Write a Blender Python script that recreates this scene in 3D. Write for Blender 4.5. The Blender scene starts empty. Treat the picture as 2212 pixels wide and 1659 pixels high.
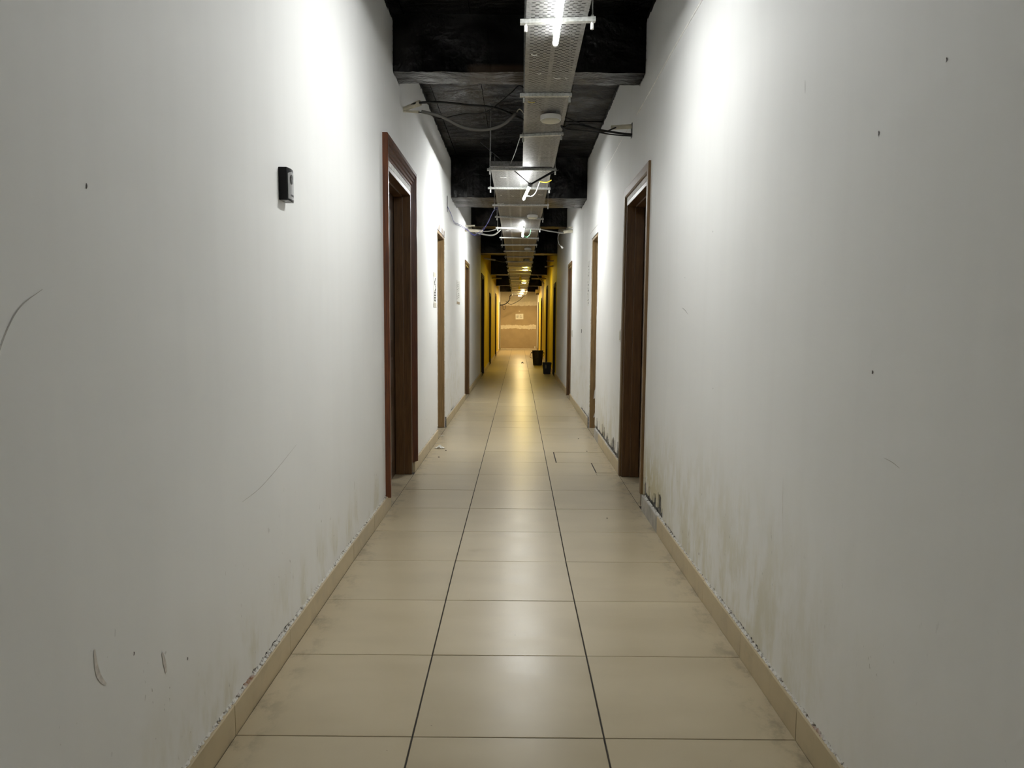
import bpy, math, random
from mathutils import Vector, Matrix
random.seed(7)
scene = bpy.context.scene
COL = scene.collection

# ------------------------------------------------------------------ camera
FPX, IMW, IMH, PPX, PPY, CAMH = 1682.0, 2212.0, 1659.0, 1106.0, 874.0, 1.285
RGT = Vector((0.9999715672592175, 0.0023650556738792944, 0.007160389989635731))
DWN = Vector((0.007368596206585736, -0.10465371356915604, -0.9944814246762628))
FWD = Vector((-0.0016026425329793697, 0.9945059108662172, -0.1046681651175131))
cam_data = bpy.data.cameras.new('camera')
cam = bpy.data.objects.new('camera', cam_data)
COL.objects.link(cam)
cam_data.sensor_fit = 'HORIZONTAL'
cam_data.sensor_width = 36.0
cam_data.lens = FPX / IMW * 36.0
cam_data.shift_x = 0.0
cam_data.shift_y = (PPY - IMH / 2) / IMW
cam_data.clip_start = 0.02
cam_data.clip_end = 200
mw = Matrix.Identity(4)
for i in range(3):
    mw[i][0] = RGT[i]; mw[i][1] = -DWN[i]; mw[i][2] = -FWD[i]
mw[0][3], mw[1][3], mw[2][3] = 0, 0, CAMH
cam.matrix_world = mw
scene.camera = cam

# ------------------------------------------------------------------ world / exposure
world = bpy.data.worlds.new('world')
scene.world = world
world.use_nodes = True
world.node_tree.nodes['Background'].inputs[0].default_value = (0.9, 0.95, 1.0, 1)
world.node_tree.nodes['Background'].inputs[1].default_value = 0.0
vs = scene.view_settings
vs.view_transform = 'Standard'
vs.look = 'None'
vs.exposure = 1.22
vs.gamma = 1.0
vs.use_curve_mapping = False
TUBE_E = 122.0          # emission of the cold white tubes
WARM_E = 340.0          # emission of the warm round lamps
scene.cycles.max_bounces = 6
scene.cycles.diffuse_bounces = 5
scene.cycles.glossy_bounces = 3
scene.cycles.transmission_bounces = 0
scene.cycles.transparent_max_bounces = 2
scene.cycles.use_adaptive_sampling = True
scene.cycles.adaptive_threshold = 0.07
scene.cycles.use_light_tree = False
scene.cycles.sample_clamp_indirect = 4.0

# ------------------------------------------------------------------ layout
XL, XR = -0.872, 0.900            # wall faces
SKL, SKR = -0.857, 0.886          # skirting faces
ZC = 3.42                         # slab underside
YB, YE = -7.0, 37.9               # back wall, far wall
BEND = 0.0065
def g(y):                          # the corridor runs very slightly askew past the first metres
    return BEND * max(0.0, y - 4.0)
def B(x, y, z):
    return (x + g(y), y, z)
def tz(y):                         # underside of the cable tray
    return 2.80 if y < 18 else 2.80 - 0.26 * (y - 18) / 19.0

# ------------------------------------------------------------------ mesh helpers
class MB:
    def __init__(s):
        s.v = []; s.f = []; s.m = []
    def add(s, vs_, fs_, mi=0):
        o = len(s.v)
        s.v += [tuple(p) for p in vs_]
        s.f += [tuple(i + o for i in f) for f in fs_]
        s.m += [mi] * len(fs_)
        return s
    def box(s, x0, x1, y0, y1, z0, z1, mi=0):
        return s.add([(x0,y0,z0),(x1,y0,z0),(x1,y1,z0),(x0,y1,z0),(x0,y0,z1),(x1,y0,z1),(x1,y1,z1),(x0,y1,z1)],
                     [(0,3,2,1),(4,5,6,7),(0,1,5,4),(1,2,6,5),(2,3,7,6),(3,0,4,7)], mi)
    def tube(s, pts, r, n=8, cap=True, mi=0):
        pts = [Vector(p) for p in pts]
        rr = r if isinstance(r, (list, tuple)) else [r] * len(pts)
        rings = []
        up = Vector((0.03, 0.02, 1)).normalized()
        for i, p in enumerate(pts):
            t = (pts[min(i+1, len(pts)-1)] - pts[max(i-1, 0)]).normalized()
            ref = up if abs(t.dot(up)) < 0.95 else Vector((1, 0.1, 0))
            a = t.cross(ref).normalized(); b = t.cross(a).normalized()
            rings.append([p + (a*math.cos(2*math.pi*k/n) + b*math.sin(2*math.pi*k/n)) * rr[i] for k in range(n)])
        vs_ = [q for rg in rings for q in rg]
        fs_ = []
        for i in range(len(rings)-1):
            for k in range(n):
                k2 = (k+1) % n
                fs_.append((i*n+k, i*n+k2, (i+1)*n+k2, (i+1)*n+k))
        if cap:
            fs_.append(tuple(range(n-1, -1, -1)))
            fs_.append(tuple((len(rings)-1)*n + k for k in range(n)))
        return s.add(vs_, fs_, mi)
    def lathe(s, prof, n=24, c=(0,0,0), mi=0):
        vs_ = []; fs_ = []
        for (r, z) in prof:
            for k in range(n):
                a = 2*math.pi*k/n
                vs_.append((c[0]+r*math.cos(a), c[1]+r*math.sin(a), c[2]+z))
        for i in range(len(prof)-1):
            for k in range(n):
                k2 = (k+1) % n
                fs_.append((i*n+k, i*n+k2, (i+1)*n+k2, (i+1)*n+k))
        fs_.append(tuple(range(n-1, -1, -1)))
        fs_.append(tuple((len(prof)-1)*n + k for k in range(n)))
        return s.add(vs_, fs_, mi)
    def build(s, name, mats, parent=None, smooth=False, loc=None, bevel=0.0):
        me = bpy.data.meshes.new(name)
        me.from_pydata(s.v, [], s.f)
        for m_ in (mats if isinstance(mats, (list, tuple)) else [mats]):
            me.materials.append(m_)
        if any(s.m):
            me.polygons.foreach_set('material_index', s.m)
        if smooth:
            me.polygons.foreach_set('use_smooth', [True]*len(me.polygons))
        me.update()
        o = bpy.data.objects.new(name, me)
        COL.objects.link(o)
        if loc is not None: o.location = loc
        if parent is not None: o.parent = parent
        if bevel:
            md = o.modifiers.new('bevel', 'BEVEL'); md.width = bevel; md.segments = 2; md.limit_method = 'ANGLE'
        return o
def tag(o, label, cat=None, group=None, kind=None):
    o['label'] = label
    if cat: o['category'] = cat
    if group: o['group'] = group
    if kind: o['kind'] = kind
    return o
def empty(name, loc=(0,0,0), rz=0.0, parent=None):
    o = bpy.data.objects.new(name, None); COL.objects.link(o)
    o.location = loc; o.rotation_euler = (0, 0, rz); o.empty_display_size = 0.1
    if parent: o.parent = parent
    return o
def smoothpts(pts, n=6):
    P = [Vector(p) for p in pts]
    P = [P[0]*2-P[1]] + P + [P[-1]*2-P[-2]]
    out = []
    for i in range(1, len(P)-2):
        for k in range(n):
            t = k/n
            a, b, c, d = P[i-1], P[i], P[i+1], P[i+2]
            out.append(0.5*((2*b) + (c-a)*t + (2*a-5*b+4*c-d)*t*t + (3*b-a-3*c+d)*t*t*t))
    out.append(P[-2])
    return out
ORD = ['first','second','third','fourth','fifth','sixth','seventh','eighth','ninth','tenth','eleventh','twelfth','thirteenth',
       'fourteenth','fifteenth','sixteenth','seventeenth','eighteenth','nineteenth','twentieth','twenty-first','twenty-second',
       'twenty-third','twenty-fourth','twenty-fifth','twenty-sixth','twenty-seventh','twenty-eighth']

# ------------------------------------------------------------------ materials
class NT:
    def __init__(s, name):
        s.m = bpy.data.materials.new(name); s.m.use_nodes = True
        s.t = s.m.node_tree; s.n = s.t.nodes; s.l = s.t.links
        s.bsdf = s.n['Principled BSDF']; s.out = s.n['Material Output']
        s.geo = s.n.new('ShaderNodeNewGeometry'); s.pos = s.geo.outputs['Position']
        s._sep = None
    def lk(s, a, b): s.l.new(a, b)
    def put(s, sock, v):
        if hasattr(v, 'node'): s.l.new(v, sock)
        else: sock.default_value = v
    def xyz(s):
        if s._sep is None:
            s._sep = s.n.new('ShaderNodeSeparateXYZ'); s.lk(s.pos, s._sep.inputs[0])
        return s._sep.outputs
    def scaled(s, sc):
        vm = s.n.new('ShaderNodeVectorMath'); vm.operation = 'MULTIPLY'
        s.lk(s.pos, vm.inputs[0]); vm.inputs[1].default_value = sc
        return vm.outputs[0]
    def noise(s, scale=5, detail=4, rough=0.55, vec=None, stretch=None, dist=0.0):
        nd = s.n.new('ShaderNodeTexNoise')
        nd.inputs['Scale'].default_value = scale; nd.inputs['Detail'].default_value = detail
        nd.inputs['Roughness'].default_value = rough; nd.inputs['Distortion'].default_value = dist
        v = vec if vec is not None else (s.scaled(stretch) if stretch else s.pos)
        s.lk(v, nd.inputs['Vector'])
        return nd.outputs['Fac']
    def math(s, op, a, b=0.0, clamp=False):
        nd = s.n.new('ShaderNodeMath'); nd.operation = op; nd.use_clamp = clamp
        s.put(nd.inputs[0], a); s.put(nd.inputs[1], b)
        return nd.outputs[0]
    def ss(s, v, a, b, lo=0.0, hi=1.0):
        nd = s.n.new('ShaderNodeMapRange'); nd.interpolation_type = 'SMOOTHSTEP'
        s.put(nd.inputs['Value'], v)
        if a > b: a, b, lo, hi = b, a, hi, lo
        nd.inputs['From Min'].default_value = a; nd.inputs['From Max'].default_value = b
        nd.inputs['To Min'].default_value = lo; nd.inputs['To Max'].default_value = hi
        return nd.outputs[0]
    def mix(s, fac, a, b):
        nd = s.n.new('ShaderNodeMix'); nd.data_type = 'RGBA'
        s.put(nd.inputs['Factor'], fac)
        s.put(nd.inputs[6], a if hasattr(a, 'node') else (*a, 1)); s.put(nd.inputs[7], b if hasattr(b, 'node') else (*b, 1))
        return nd.outputs[2]
    def bump(s, h, strength=0.3, dist=0.01):
        nd = s.n.new('ShaderNodeBump'); nd.inputs['Strength'].default_value = strength; nd.inputs['Distance'].default_value = dist
        s.lk(h, nd.inputs['Height']); s.lk(nd.outputs[0], s.bsdf.inputs['Normal'])
    def fin(s, col, rough=0.5, metal=0.0, spec=0.5):
        s.put(s.bsdf.inputs['Base Color'], col if hasattr(col, 'node') else (*col, 1))
        s.put(s.bsdf.inputs['Roughness'], rough); s.put(s.bsdf.inputs['Metallic'], metal)
        s.bsdf.inputs['Specular IOR Level'].default_value = spec
        return s.m
def plain(name, col, rough=0.5, metal=0.0, var=0.12, scale=12, stretch=None, bump=0.0, spec=0.5):
    k = NT(name)
    f = k.noise(scale, 4, stretch=stretch)
    lo = tuple(c*(1-var) for c in col); hi = tuple(min(1, c*(1+var)) for c in col)
    c = k.mix(k.ss(f, 0.3, 0.7), lo, hi)
    if bump: k.bump(f, bump, 0.004)
    return k.fin(c, rough, metal, spec)
def wood(name, dark, light, rough=0.35, scale=9, bump=0.08):
    k = NT(name)
    f = k.noise(scale, 6, 0.6, stretch=(9, 9, 0.55), dist=0.5)
    f2 = k.noise(3, 3, 0.5, stretch=(1, 1, 0.6))
    c = k.mix(k.ss(f, 0.32, 0.68), dark, light)
    c = k.mix(k.ss(f2, 0.45, 0.75, 0, 0.45), c, tuple(d*0.55 for d in dark))
    k.bump(f, bump, 0.002)
    return k.fin(c, rough)
def emit(name, col, strength):
    k = NT(name)
    k.n.remove(k.bsdf)
    e = k.n.new('ShaderNodeEmission'); e.inputs[0].default_value = (*col, 1); e.inputs[1].default_value = strength
    k.lk(e.outputs[0], k.out.inputs[0])
    return k.m

def wall_material(name, side):
    k = NT(name)
    x, y, z = k.xyz()
    cloud = k.noise(1.3, 2, 0.5)
    streak = k.noise(5, 2, 0.5, stretch=(1, 2.2, 0.12))
    base = k.mix(k.ss(cloud, 0.3, 0.7), (0.835, 0.838, 0.825), (0.865, 0.868, 0.855))
    base = k.mix(k.ss(streak, 0.40, 0.80, 0, 0.18), base, (0.785, 0.78, 0.765))
    # faint patched filler
    pf = k.noise(2.2, 2, 0.4, stretch=(1, 1.6, 0.7))
    base = k.mix(k.ss(pf, 0.60, 0.64, 0, 0.30), base, (0.87, 0.87, 0.85))
    # rising damp, brown-yellow, with runs
    n1 = k.noise(3.2, 4, 0.62, stretch=(1, 1.6, 0.75))
    n2 = k.noise(12, 4, 0.65, stretch=(1, 1.3, 0.55))
    if side > 0:
        reg = k.math('MULTIPLY', k.ss(y, 1.6, 2.9), k.ss(y, 8.9, 8.2))
        core = k.math('MULTIPLY', k.ss(y, 4.2, 4.9), k.ss(y, 5.5, 5.3))
        hgt = k.ss(z, 0.85, 0.10)
        d = k.math('MULTIPLY', k.math('MULTIPLY', reg, hgt), k.ss(k.math('ADD', k.math('MULTIPLY', n1, 0.6), k.math('MULTIPLY', n2, 0.4)), 0.42, 0.62))
        d = k.math('MULTIPLY', d, 0.62)
        d2 = k.math('MULTIPLY', k.math('MULTIPLY', core, k.ss(z, 0.62, 0.20)), k.ss(n2, 0.30, 0.55))
        d = k.math('MAXIMUM', d, k.math('MULTIPLY', d2, 0.95))
        d3 = k.math('MULTIPLY', k.math('MULTIPLY', k.ss(y, 9.3, 10.2), k.ss(y, 13.2, 12.5)), k.math('MULTIPLY', k.ss(z, 1.5, 0.2), k.ss(n2, 0.5, 0.68)))
        d = k.math('MAXIMUM', d, k.math('MULTIPLY', d3, 0.45))
    else:
        reg = k.math('MULTIPLY', k.ss(y, 1.2, 2.2), k.ss(y, 5.4, 5.2))
        d = k.math('MULTIPLY', k.math('MULTIPLY', reg, k.ss(z, 0.42, 0.10)), k.ss(n1, 0.45, 0.70))
        d = k.math('MULTIPLY', d, 0.60)
        d3 = k.math('MULTIPLY', k.math('MULTIPLY', k.ss(y, 9.4, 9.8), k.ss(y, 12.2, 11.4)), k.math('MULTIPLY', k.ss(z, 1.6, 0.3), k.ss(n2, 0.50, 0.66)))
        d = k.math('MAXIMUM', d, k.math('MULTIPLY', d3, 0.50))
    stain = k.mix(n2, (0.45, 0.39, 0.19), (0.66, 0.62, 0.45))
    base = k.mix(d, base, stain)
    # small dark flecks of mould near the floor
    fl = k.noise(55, 2, 0.6, stretch=(1, 1, 0.5))
    fm = k.math('MULTIPLY', k.ss(fl, 0.68, 0.72), k.math('MULTIPLY', k.ss(z, 0.8, 0.15), k.ss(n1, 0.5, 0.6)))
    base = k.mix(k.math('MULTIPLY', fm, 0.7), base, (0.12, 0.10, 0.07))
    # grubby lower wall
    base = k.mix(k.math('MULTIPLY', k.ss(z, 0.7, 0.1), k.ss(cloud, 0.3, 0.8, 0.02, 0.22)), base, (0.55, 0.50, 0.40))
    # yellow paint in the rear third, cream at the very end
    yel = k.math('MULTIPLY', k.ss(y, 18.25, 18.35), k.ss(y, 34.4, 34.2))
    base = k.mix(yel, base, (0.68, 0.54, 0.008))
    # ragged edge of the black ceiling paint
    rg = k.noise(14, 3, 0.7)
    zz = k.math('ADD', z, k.math('MULTIPLY', k.math('SUBTRACT', rg, 0.5), 0.10))
    base = k.mix(k.ss(zz, 3.372, 3.378), base, (0.012, 0.012, 0.013))
    k.bump(k.noise(3.5, 2, 0.5), 0.22, 0.012)
    return k.fin(base, 0.62, 0.0, 0.35)

def black_paint(name):
    k = NT(name)
    n = k.noise(3.2, 4, 0.5, stretch=(1.0, 1.7, 1.0), dist=0.3)
    n2 = k.noise(1.1, 4, 0.5)
    n3 = k.noise(26, 4, 0.6)
    c = k.mix(k.ss(n2, 0.40, 0.66), (0.0015, 0.0015, 0.002), (0.006, 0.0058, 0.0058))
    c = k.mix(k.ss(n, 0.62, 0.74, 0, 0.7), c, (0.035, 0.031, 0.027))
    x, y, z = k.xyz()
    bare = k.math('MULTIPLY', k.math('MULTIPLY', k.ss(x, -0.36, -0.30), k.ss(x, 0.12, 0.06)), k.math('MULTIPLY', k.ss(y, 5.60, 5.64), k.math('MULTIPLY', k.ss(y, 6.06, 6.02), k.ss(z, 3.10, 3.06))))
    c = k.mix(k.math('MULTIPLY', bare, 0.8), c, (0.045, 0.030, 0.018))
    h = k.math('ADD', k.math('MULTIPLY', n, 1.0), k.math('MULTIPLY', n3, 0.12))
    k.bump(h, 0.9, 0.07)
    r = k.ss(n2, 0.35, 0.65, 0.29, 0.46)
    m_ = k.fin(c, r, 0.0, 0.38)
    k.lk(k.ss(k.noise(1.7, 2, 0.5), 0.42, 0.60, 0.12, 0.5), k.bsdf.inputs['Specular IOR Level'])
    return m_

def tile_material(name, a, b, rough_lo, rough_hi, grime=0.45):
    k = NT(name)
    oi = k.n.new('ShaderNodeObjectInfo')
    off = k.n.new('ShaderNodeVectorMath'); off.operation = 'ADD'
    sc = k.n.new('ShaderNodeVectorMath'); sc.operation = 'SCALE'; sc.inputs[0].default_value = (37, 51, 13)
    k.lk(oi.outputs['Random'], sc.inputs['Scale'])
    k.lk(k.pos, off.inputs[0]); k.lk(sc.outputs[0], off.inputs[1])
    st = k.n.new('ShaderNodeVectorMath'); st.operation = 'MULTIPLY'; st.inputs[1].default_value = (1.0, 2.4, 1)
    k.lk(off.outputs[0], st.inputs[0])
    n = k.noise(2.0, 3, 0.45, vec=st.outputs[0])
    c = k.mix(k.ss(n, 0.25, 0.75), a, b)
    shade = k.n.new('ShaderNodeMapRange'); k.lk(oi.outputs['Random'], shade.inputs[0])
    shade.inputs[3].default_value = 0.0; shade.inputs[4].default_value = 0.16
    c = k.mix(shade.outputs[0], c, (0.30, 0.26, 0.18))
    # dirt gathered along the wall edges and scattered scuffs
    x, y, z = k.xyz()
    gy = k.math('MULTIPLY', k.math('MAXIMUM', k.math('SUBTRACT', y, 4.0), 0.0), BEND)
    xs = k.math('SUBTRACT', x, gy)
    dl = k.math('MAXIMUM', k.ss(xs, -0.70, -0.86), k.ss(xs, 0.72, 0.89))
    dn = k.noise(7, 5, 0.65, stretch=(1.6, 1.0, 1))
    dirt = k.math('MULTIPLY', dl, k.ss(dn, 0.46, 0.66))
    c = k.mix(k.math('MULTIPLY', dirt, grime), c, (0.11, 0.09, 0.06))
    sp = k.noise(42, 2, 0.5)
    c = k.mix(k.ss(sp, 0.785, 0.80, 0, 0.8), c, (0.06, 0.05, 0.04))
    scr = k.noise(30, 2, 0.5, stretch=(5.0, 0.8, 1))
    r = k.math('ADD', k.ss(n, 0.3, 0.7, rough_lo, rough_hi), k.ss(scr, 0.4, 0.75, 0.0, 0.03))
    return k.fin(c, r, 0.0, 0.38)

M = {}
M['wall_l'] = wall_material('white_wall_paint_damp_low', -1)
M['wall_r'] = wall_material('white_wall_paint_damp_high', 1)
M['black'] = black_paint('glossy_black_ceiling_paint')
M['tile'] = tile_material('beige_porcelain', (0.470, 0.392, 0.258), (0.535, 0.452, 0.304), 0.29, 0.33)
M['skirt'] = tile_material('beige_skirting_porcelain', (0.50, 0.405, 0.25), (0.58, 0.48, 0.31), 0.36, 0.46, 0.14)
M['skirt_grey'] = plain('grey_cement_skirting', (0.42, 0.40, 0.36), 0.7, var=0.2)
M['grout'] = plain('dark_grout', (0.035, 0.028, 0.020), 0.85, var=0.3, scale=30)
def cement():
    k = NT('bare_cement')
    n = k.noise(30, 5, 0.7)
    c = k.mix(k.ss(n, 0.35, 0.7), (0.07, 0.068, 0.062), (0.30, 0.29, 0.27))
    k.bump(n, 0.8, 0.01)
    return k.fin(c, 0.9)
M['cement'] = cement()
def crumble():
    k = NT('crumbled_plaster')
    n = k.noise(38, 5, 0.7); n2 = k.noise(5, 4, 0.6)
    c = k.mix(k.ss(n, 0.36, 0.52), (0.12, 0.095, 0.07), (0.68, 0.66, 0.61))
    c = k.mix(k.math('MULTIPLY', k.ss(n2, 0.58, 0.68), k.ss(n, 0.35, 0.55)), c, (0.30, 0.15, 0.08))
    k.bump(n, 0.8, 0.008)
    return k.fin(c, 0.9)
M['crumble'] = crumble()
M['red_wood'] = wood('varnished_red_brown_wood', (0.070, 0.018, 0.006), (0.160, 0.047, 0.012), 0.30)
M['brown_wood'] = wood('varnished_brown_wood', (0.100, 0.052, 0.017), (0.175, 0.098, 0.034), 0.48)
M['jamb_wood'] = wood('dark_brown_jamb_wood', (0.075, 0.035, 0.012), (0.130, 0.065, 0.022), 0.35)
M['oak'] = wood('raw_oak_wood', (0.200, 0.122, 0.046), (0.300, 0.190, 0.076), 0.55)
M['leaf'] = wood('dark_door_wood', (0.040, 0.020, 0.009), (0.075, 0.038, 0.016), 0.4)
M['dark_door'] = wood('blackish_far_door_wood', (0.010, 0.006, 0.003), (0.020, 0.011, 0.006), 0.75)
M['filler'] = plain('white_filler_strip', (0.74, 0.73, 0.70), 0.6, var=0.12, scale=20)
M['plaster'] = plain('white_plaster', (0.78, 0.78, 0.75), 0.8, var=0.1, scale=25, bump=0.4)
def galv(name, lo, hi, rough):
    k = NT(name)
    v = k.n.new('ShaderNodeTexVoronoi'); v.inputs['Scale'].default_value = 60
    k.lk(k.pos, v.inputs['Vector'])
    n = k.noise(8, 4, 0.6)
    f = k.math('ADD', k.math('MULTIPLY', k.math('MULTIPLY', v.outputs['Distance'], 1.2), 0.5), k.math('MULTIPLY', n, 0.5))
    c = k.mix(k.ss(f, 0.25, 0.75), lo, hi)
    return k.fin(c, rough, 0.75)
M['galv'] = galv('galvanised_steel', (0.17, 0.17, 0.168), (0.275, 0.275, 0.268), 0.46)
M['galv_bar'] = galv('zinc_strut_steel', (0.40, 0.41, 0.39), (0.60, 0.61, 0.58), 0.40)
M['rod'] = galv('zinc_rod', (0.26, 0.26, 0.25), (0.42, 0.42, 0.40), 0.45)
M['white_pl'] = plain('white_plastic', (0.72, 0.72, 0.69), 0.4, var=0.05)
M['cream_pl'] = plain('cream_plastic_pipe', (0.58, 0.54, 0.42), 0.5, var=0.12, scale=20)
M['diffuser_off'] = plain('cream_diffuser', (0.62, 0.60, 0.48), 0.45, var=0.05)
M['black_pl'] = plain('black_plastic', (0.004, 0.004, 0.005), 0.42, var=0.1, spec=0.2)
M['bin_pl'] = plain('black_bin_plastic', (0.007, 0.007, 0.009), 0.5, var=0.15)
M['cable'] = plain('black_cable', (0.008, 0.008, 0.008), 0.5)
M['conduit'] = plain('grey_conduit', (0.17, 0.165, 0.15), 0.55)
M['blue'] = plain('blue_wire', (0.035, 0.035, 0.22), 0.45)
M['green'] = plain('green_wire', (0.10, 0.45, 0.22), 0.45)
M['ywire'] = plain('yellow_wire', (0.70, 0.58, 0.05), 0.45)
M['grey_pl'] = plain('grey_device_face', (0.27, 0.27, 0.27), 0.42, var=0.04)
M['dark_grey'] = plain('dark_grey_print', (0.055, 0.055, 0.055), 0.5)
M['sensor'] = plain('black_sensor_glass', (0.008, 0.008, 0.010), 0.12, var=0.02)
M['paper'] = plain('white_paper', (0.78, 0.77, 0.72), 0.8, var=0.05)
M['tape'] = plain('tan_tape', (0.42, 0.33, 0.22), 0.5, var=0.12)
M['pale_tape'] = plain('pale_masking_tape', (0.56, 0.52, 0.43), 0.6, var=0.1)
M['ink'] = plain('black_ink', (0.02, 0.02, 0.022), 0.7)
M['grey_ink'] = plain('faded_grey_ink', (0.30, 0.30, 0.28), 0.8)
M['scuff'] = plain('brown_scuff', (0.36, 0.30, 0.24), 0.8, var=0.25, scale=40)
M['scratch'] = plain('grey_scratch', (0.50, 0.48, 0.45), 0.8)
M['smudge'] = plain('faint_smudge', (0.66, 0.62, 0.57), 0.8, var=0.15, scale=60)
M['speck'] = plain('dark_speck', (0.07, 0.055, 0.05), 0.8)
M['drywall'] = plain('brown_drywall_paper', (0.40, 0.31, 0.19), 0.8, var=0.06, scale=3)
M['compound'] = plain('joint_compound', (0.74, 0.68, 0.56), 0.85, var=0.08, scale=9)
M['cream'] = plain('cream_plaster', (0.66, 0.60, 0.47), 0.8, var=0.06, scale=2)
M['sticker'] = plain('olive_sticker', (0.20, 0.18, 0.07), 0.6, var=0.3, scale=40)
def tube_mats(k_): return [emit('cold_tube_light_%d' % i, (0.985, 1.0, 0.985), TUBE_E*f*k_) for i, f in enumerate((1.0, 0.72, 0.40, 0.17, 0.06))]
M['warm'] = emit('warm_lamp_light', (1.0, 0.73, 0.35), WARM_E)
M['warm_dim'] = emit('yellow_lamp_light', (1.0, 0.76, 0.15), WARM_E*0.5)
M['wire_rope'] = plain('steel_wire', (0.25, 0.25, 0.24), 0.4, 0.6)

# ------------------------------------------------------------------ doors: openings in the walls
# side, near edge, far edge, outer top, style, casing width
DOORS = [
    (-1, 5.21, 6.66, 2.510, 'stepped', 0.130),
    ( 1, 5.34, 6.56, 2.370, 'flat',    0.068),
    (-1, 8.61, 9.49, 2.300, 'raw',     0.0),
    ( 1, 8.80, 9.56, 2.300, 'raw',     0.0),
    (-1, 12.97, 13.98, 2.310, 'thin',  0.050),
    ( 1, 13.05, 13.95, 2.310, 'thin',  0.050),
    (-1, 18.62, 19.90, 2.450, 'dark',  0.060),
    ( 1, 18.70, 19.70, 2.250, 'dark',  0.060),
    (-1, 23.60, 24.70, 2.180, 'dark',  0.060),
    ( 1, 23.90, 25.00, 2.420, 'dark',  0.060),
    (-1, 29.55, 30.75, 2.380, 'dark',  0.060),
    ( 1, 29.75, 30.90, 2.230, 'dark',  0.060),
    (-1, 36.00, 36.95, 2.220, 'dark',  0.060),
    ( 1, 34.50, 35.50, 2.200, 'dark',  0.060),
]
def ragged_z(side, y):
    """height of the broken lower edge of the plaster above the skirting"""
    r = random.random()
    if side < 0:
        z = 0.097 + 0.011*r + 0.005*math.sin(y*5.1) + (0.004 if 2.2 < y < 3.4 else 0)
        if y > 7: z = 0.100 + 0.006*r
        if 10.3 < y < 10.75: z = 0.11 + 0.05*r
        return z
    z = 0.105 + 0.011*r + 0.006*math.sin(y*4.3+1)
    hs = random.Random(int(y/0.030)*7919+3); hr, hh = hs.random(), hs.random()
    if 4.60 < y < 5.32:
        z = 0.138 + 0.008*r + ((0.03+0.085*hh) if hr > 0.55 else 0.0)
    elif 6.6 < y < 8.75:
        z = 0.132 + 0.012*r + ((0.02+0.10*hh) if hr > 0.6 else 0.0)
    elif 9.6 < y < 10.8:
        z = 0.120 + 0.010*r + ((0.02+0.09*hh) if hr > 0.7 else 0.0)
    elif y > 10.8:
        z = 0.100 + 0.004*r
    return z
def build_wall(name, side, mat_):
    X = XL if side < 0 else XR
    ops = sorted((a+cw, b-cw, t-cw) for (s_, a, b, t, st, cw) in DOORS if s_ == side)
    ys = set([YB, YE, 0.0])
    for a, b, t in ops: ys.add(a); ys.add(b)
    y = 1.2
    while y < 11.0: ys.add(round(y, 4)); y += 0.013
    while y < YE: ys.add(round(y, 4)); y += 0.35
    y = YB
    while y < 1.2: ys.add(round(y, 4)); y += 0.2
    ys = sorted(ys)
    ys = [v for i, v in enumerate(ys) if i == 0 or v - ys[i-1] > 1e-4]
    mb = MB()
    TOPZ = 3.5
    depth = 0.010
    cols = []
    zprev = ragged_z(side, ys[0])
    for i in range(len(ys)-1):
        y0, y1 = ys[i], ys[i+1]
        op = None
        for a, b, t in ops:
            if y0 >= a-1e-6 and y1 <= b+1e-6: op = t
        zn = ragged_z(side, y1)
        z0, z1 = (op, op) if op is not None else (zprev, zn)
        zprev = zn
        a_, b_ = X, X + side*depth
        d_ = X + side*0.30
        v = [B(a_, y0, z0), B(a_, y1, z1), B(a_, y1, TOPZ), B(a_, y0, TOPZ), B(b_, y0, z0), B(b_, y1, z1)]
        mb.add(v, [(0,1,2,3), (0,4,5,1)])
        if op is not None:                       # soffit of the opening
            mb.add([B(a_, y0, op), B(a_, y1, op), B(d_, y1, op), B(d_, y0, op)], [(0,1,2,3)])
    for a, b, t in ops:                          # side reveals
        for yy in (a, b):
            mb.add([B(X, yy, 0), B(X, yy, t), B(X+side*0.30, yy, t), B(X+side*0.30, yy, 0)], [(0,1,2,3)])
    # back of the wall core, seen only in the ragged gap
    seg = [YB] + [v for o in ops for v in o[:2]] + [YE]
    o = mb.build(name, mat_)
    # weld into one surface
    import bmesh
    bm = bmesh.new(); bm.from_mesh(o.data); bmesh.ops.remove_doubles(bm, verts=bm.verts, dist=1e-5); bm.to_mesh(o.data); bm.free()
    for i in range(0, len(seg), 2):
        c = MB(); n = max(1, int((seg[i+1]-seg[i])/2.0))
        vs_ = []; fs_ = []
        for k in range(n+1):
            yy = seg[i] + (seg[i+1]-seg[i])*k/n
            vs_ += [B(X+side*0.010, yy, -0.01), B(X+side*0.010, yy, 0.5)]
            if k: fs_.append((2*k-2, 2*k, 2*k+1, 2*k-1))
        c.add(vs_, fs_)
        c.build('cement_band', M['cement'], o)
    return o
wl = build_wall('wall_left', -1, M['wall_l'])
tag(wl, 'white painted left corridor wall with one black wall device', 'wall', kind='structure')
wr = build_wall('wall_right', 1, M['wall_r'])
tag(wr, 'white painted right corridor wall with brown damp stains low down', 'wall', kind='structure')

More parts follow.
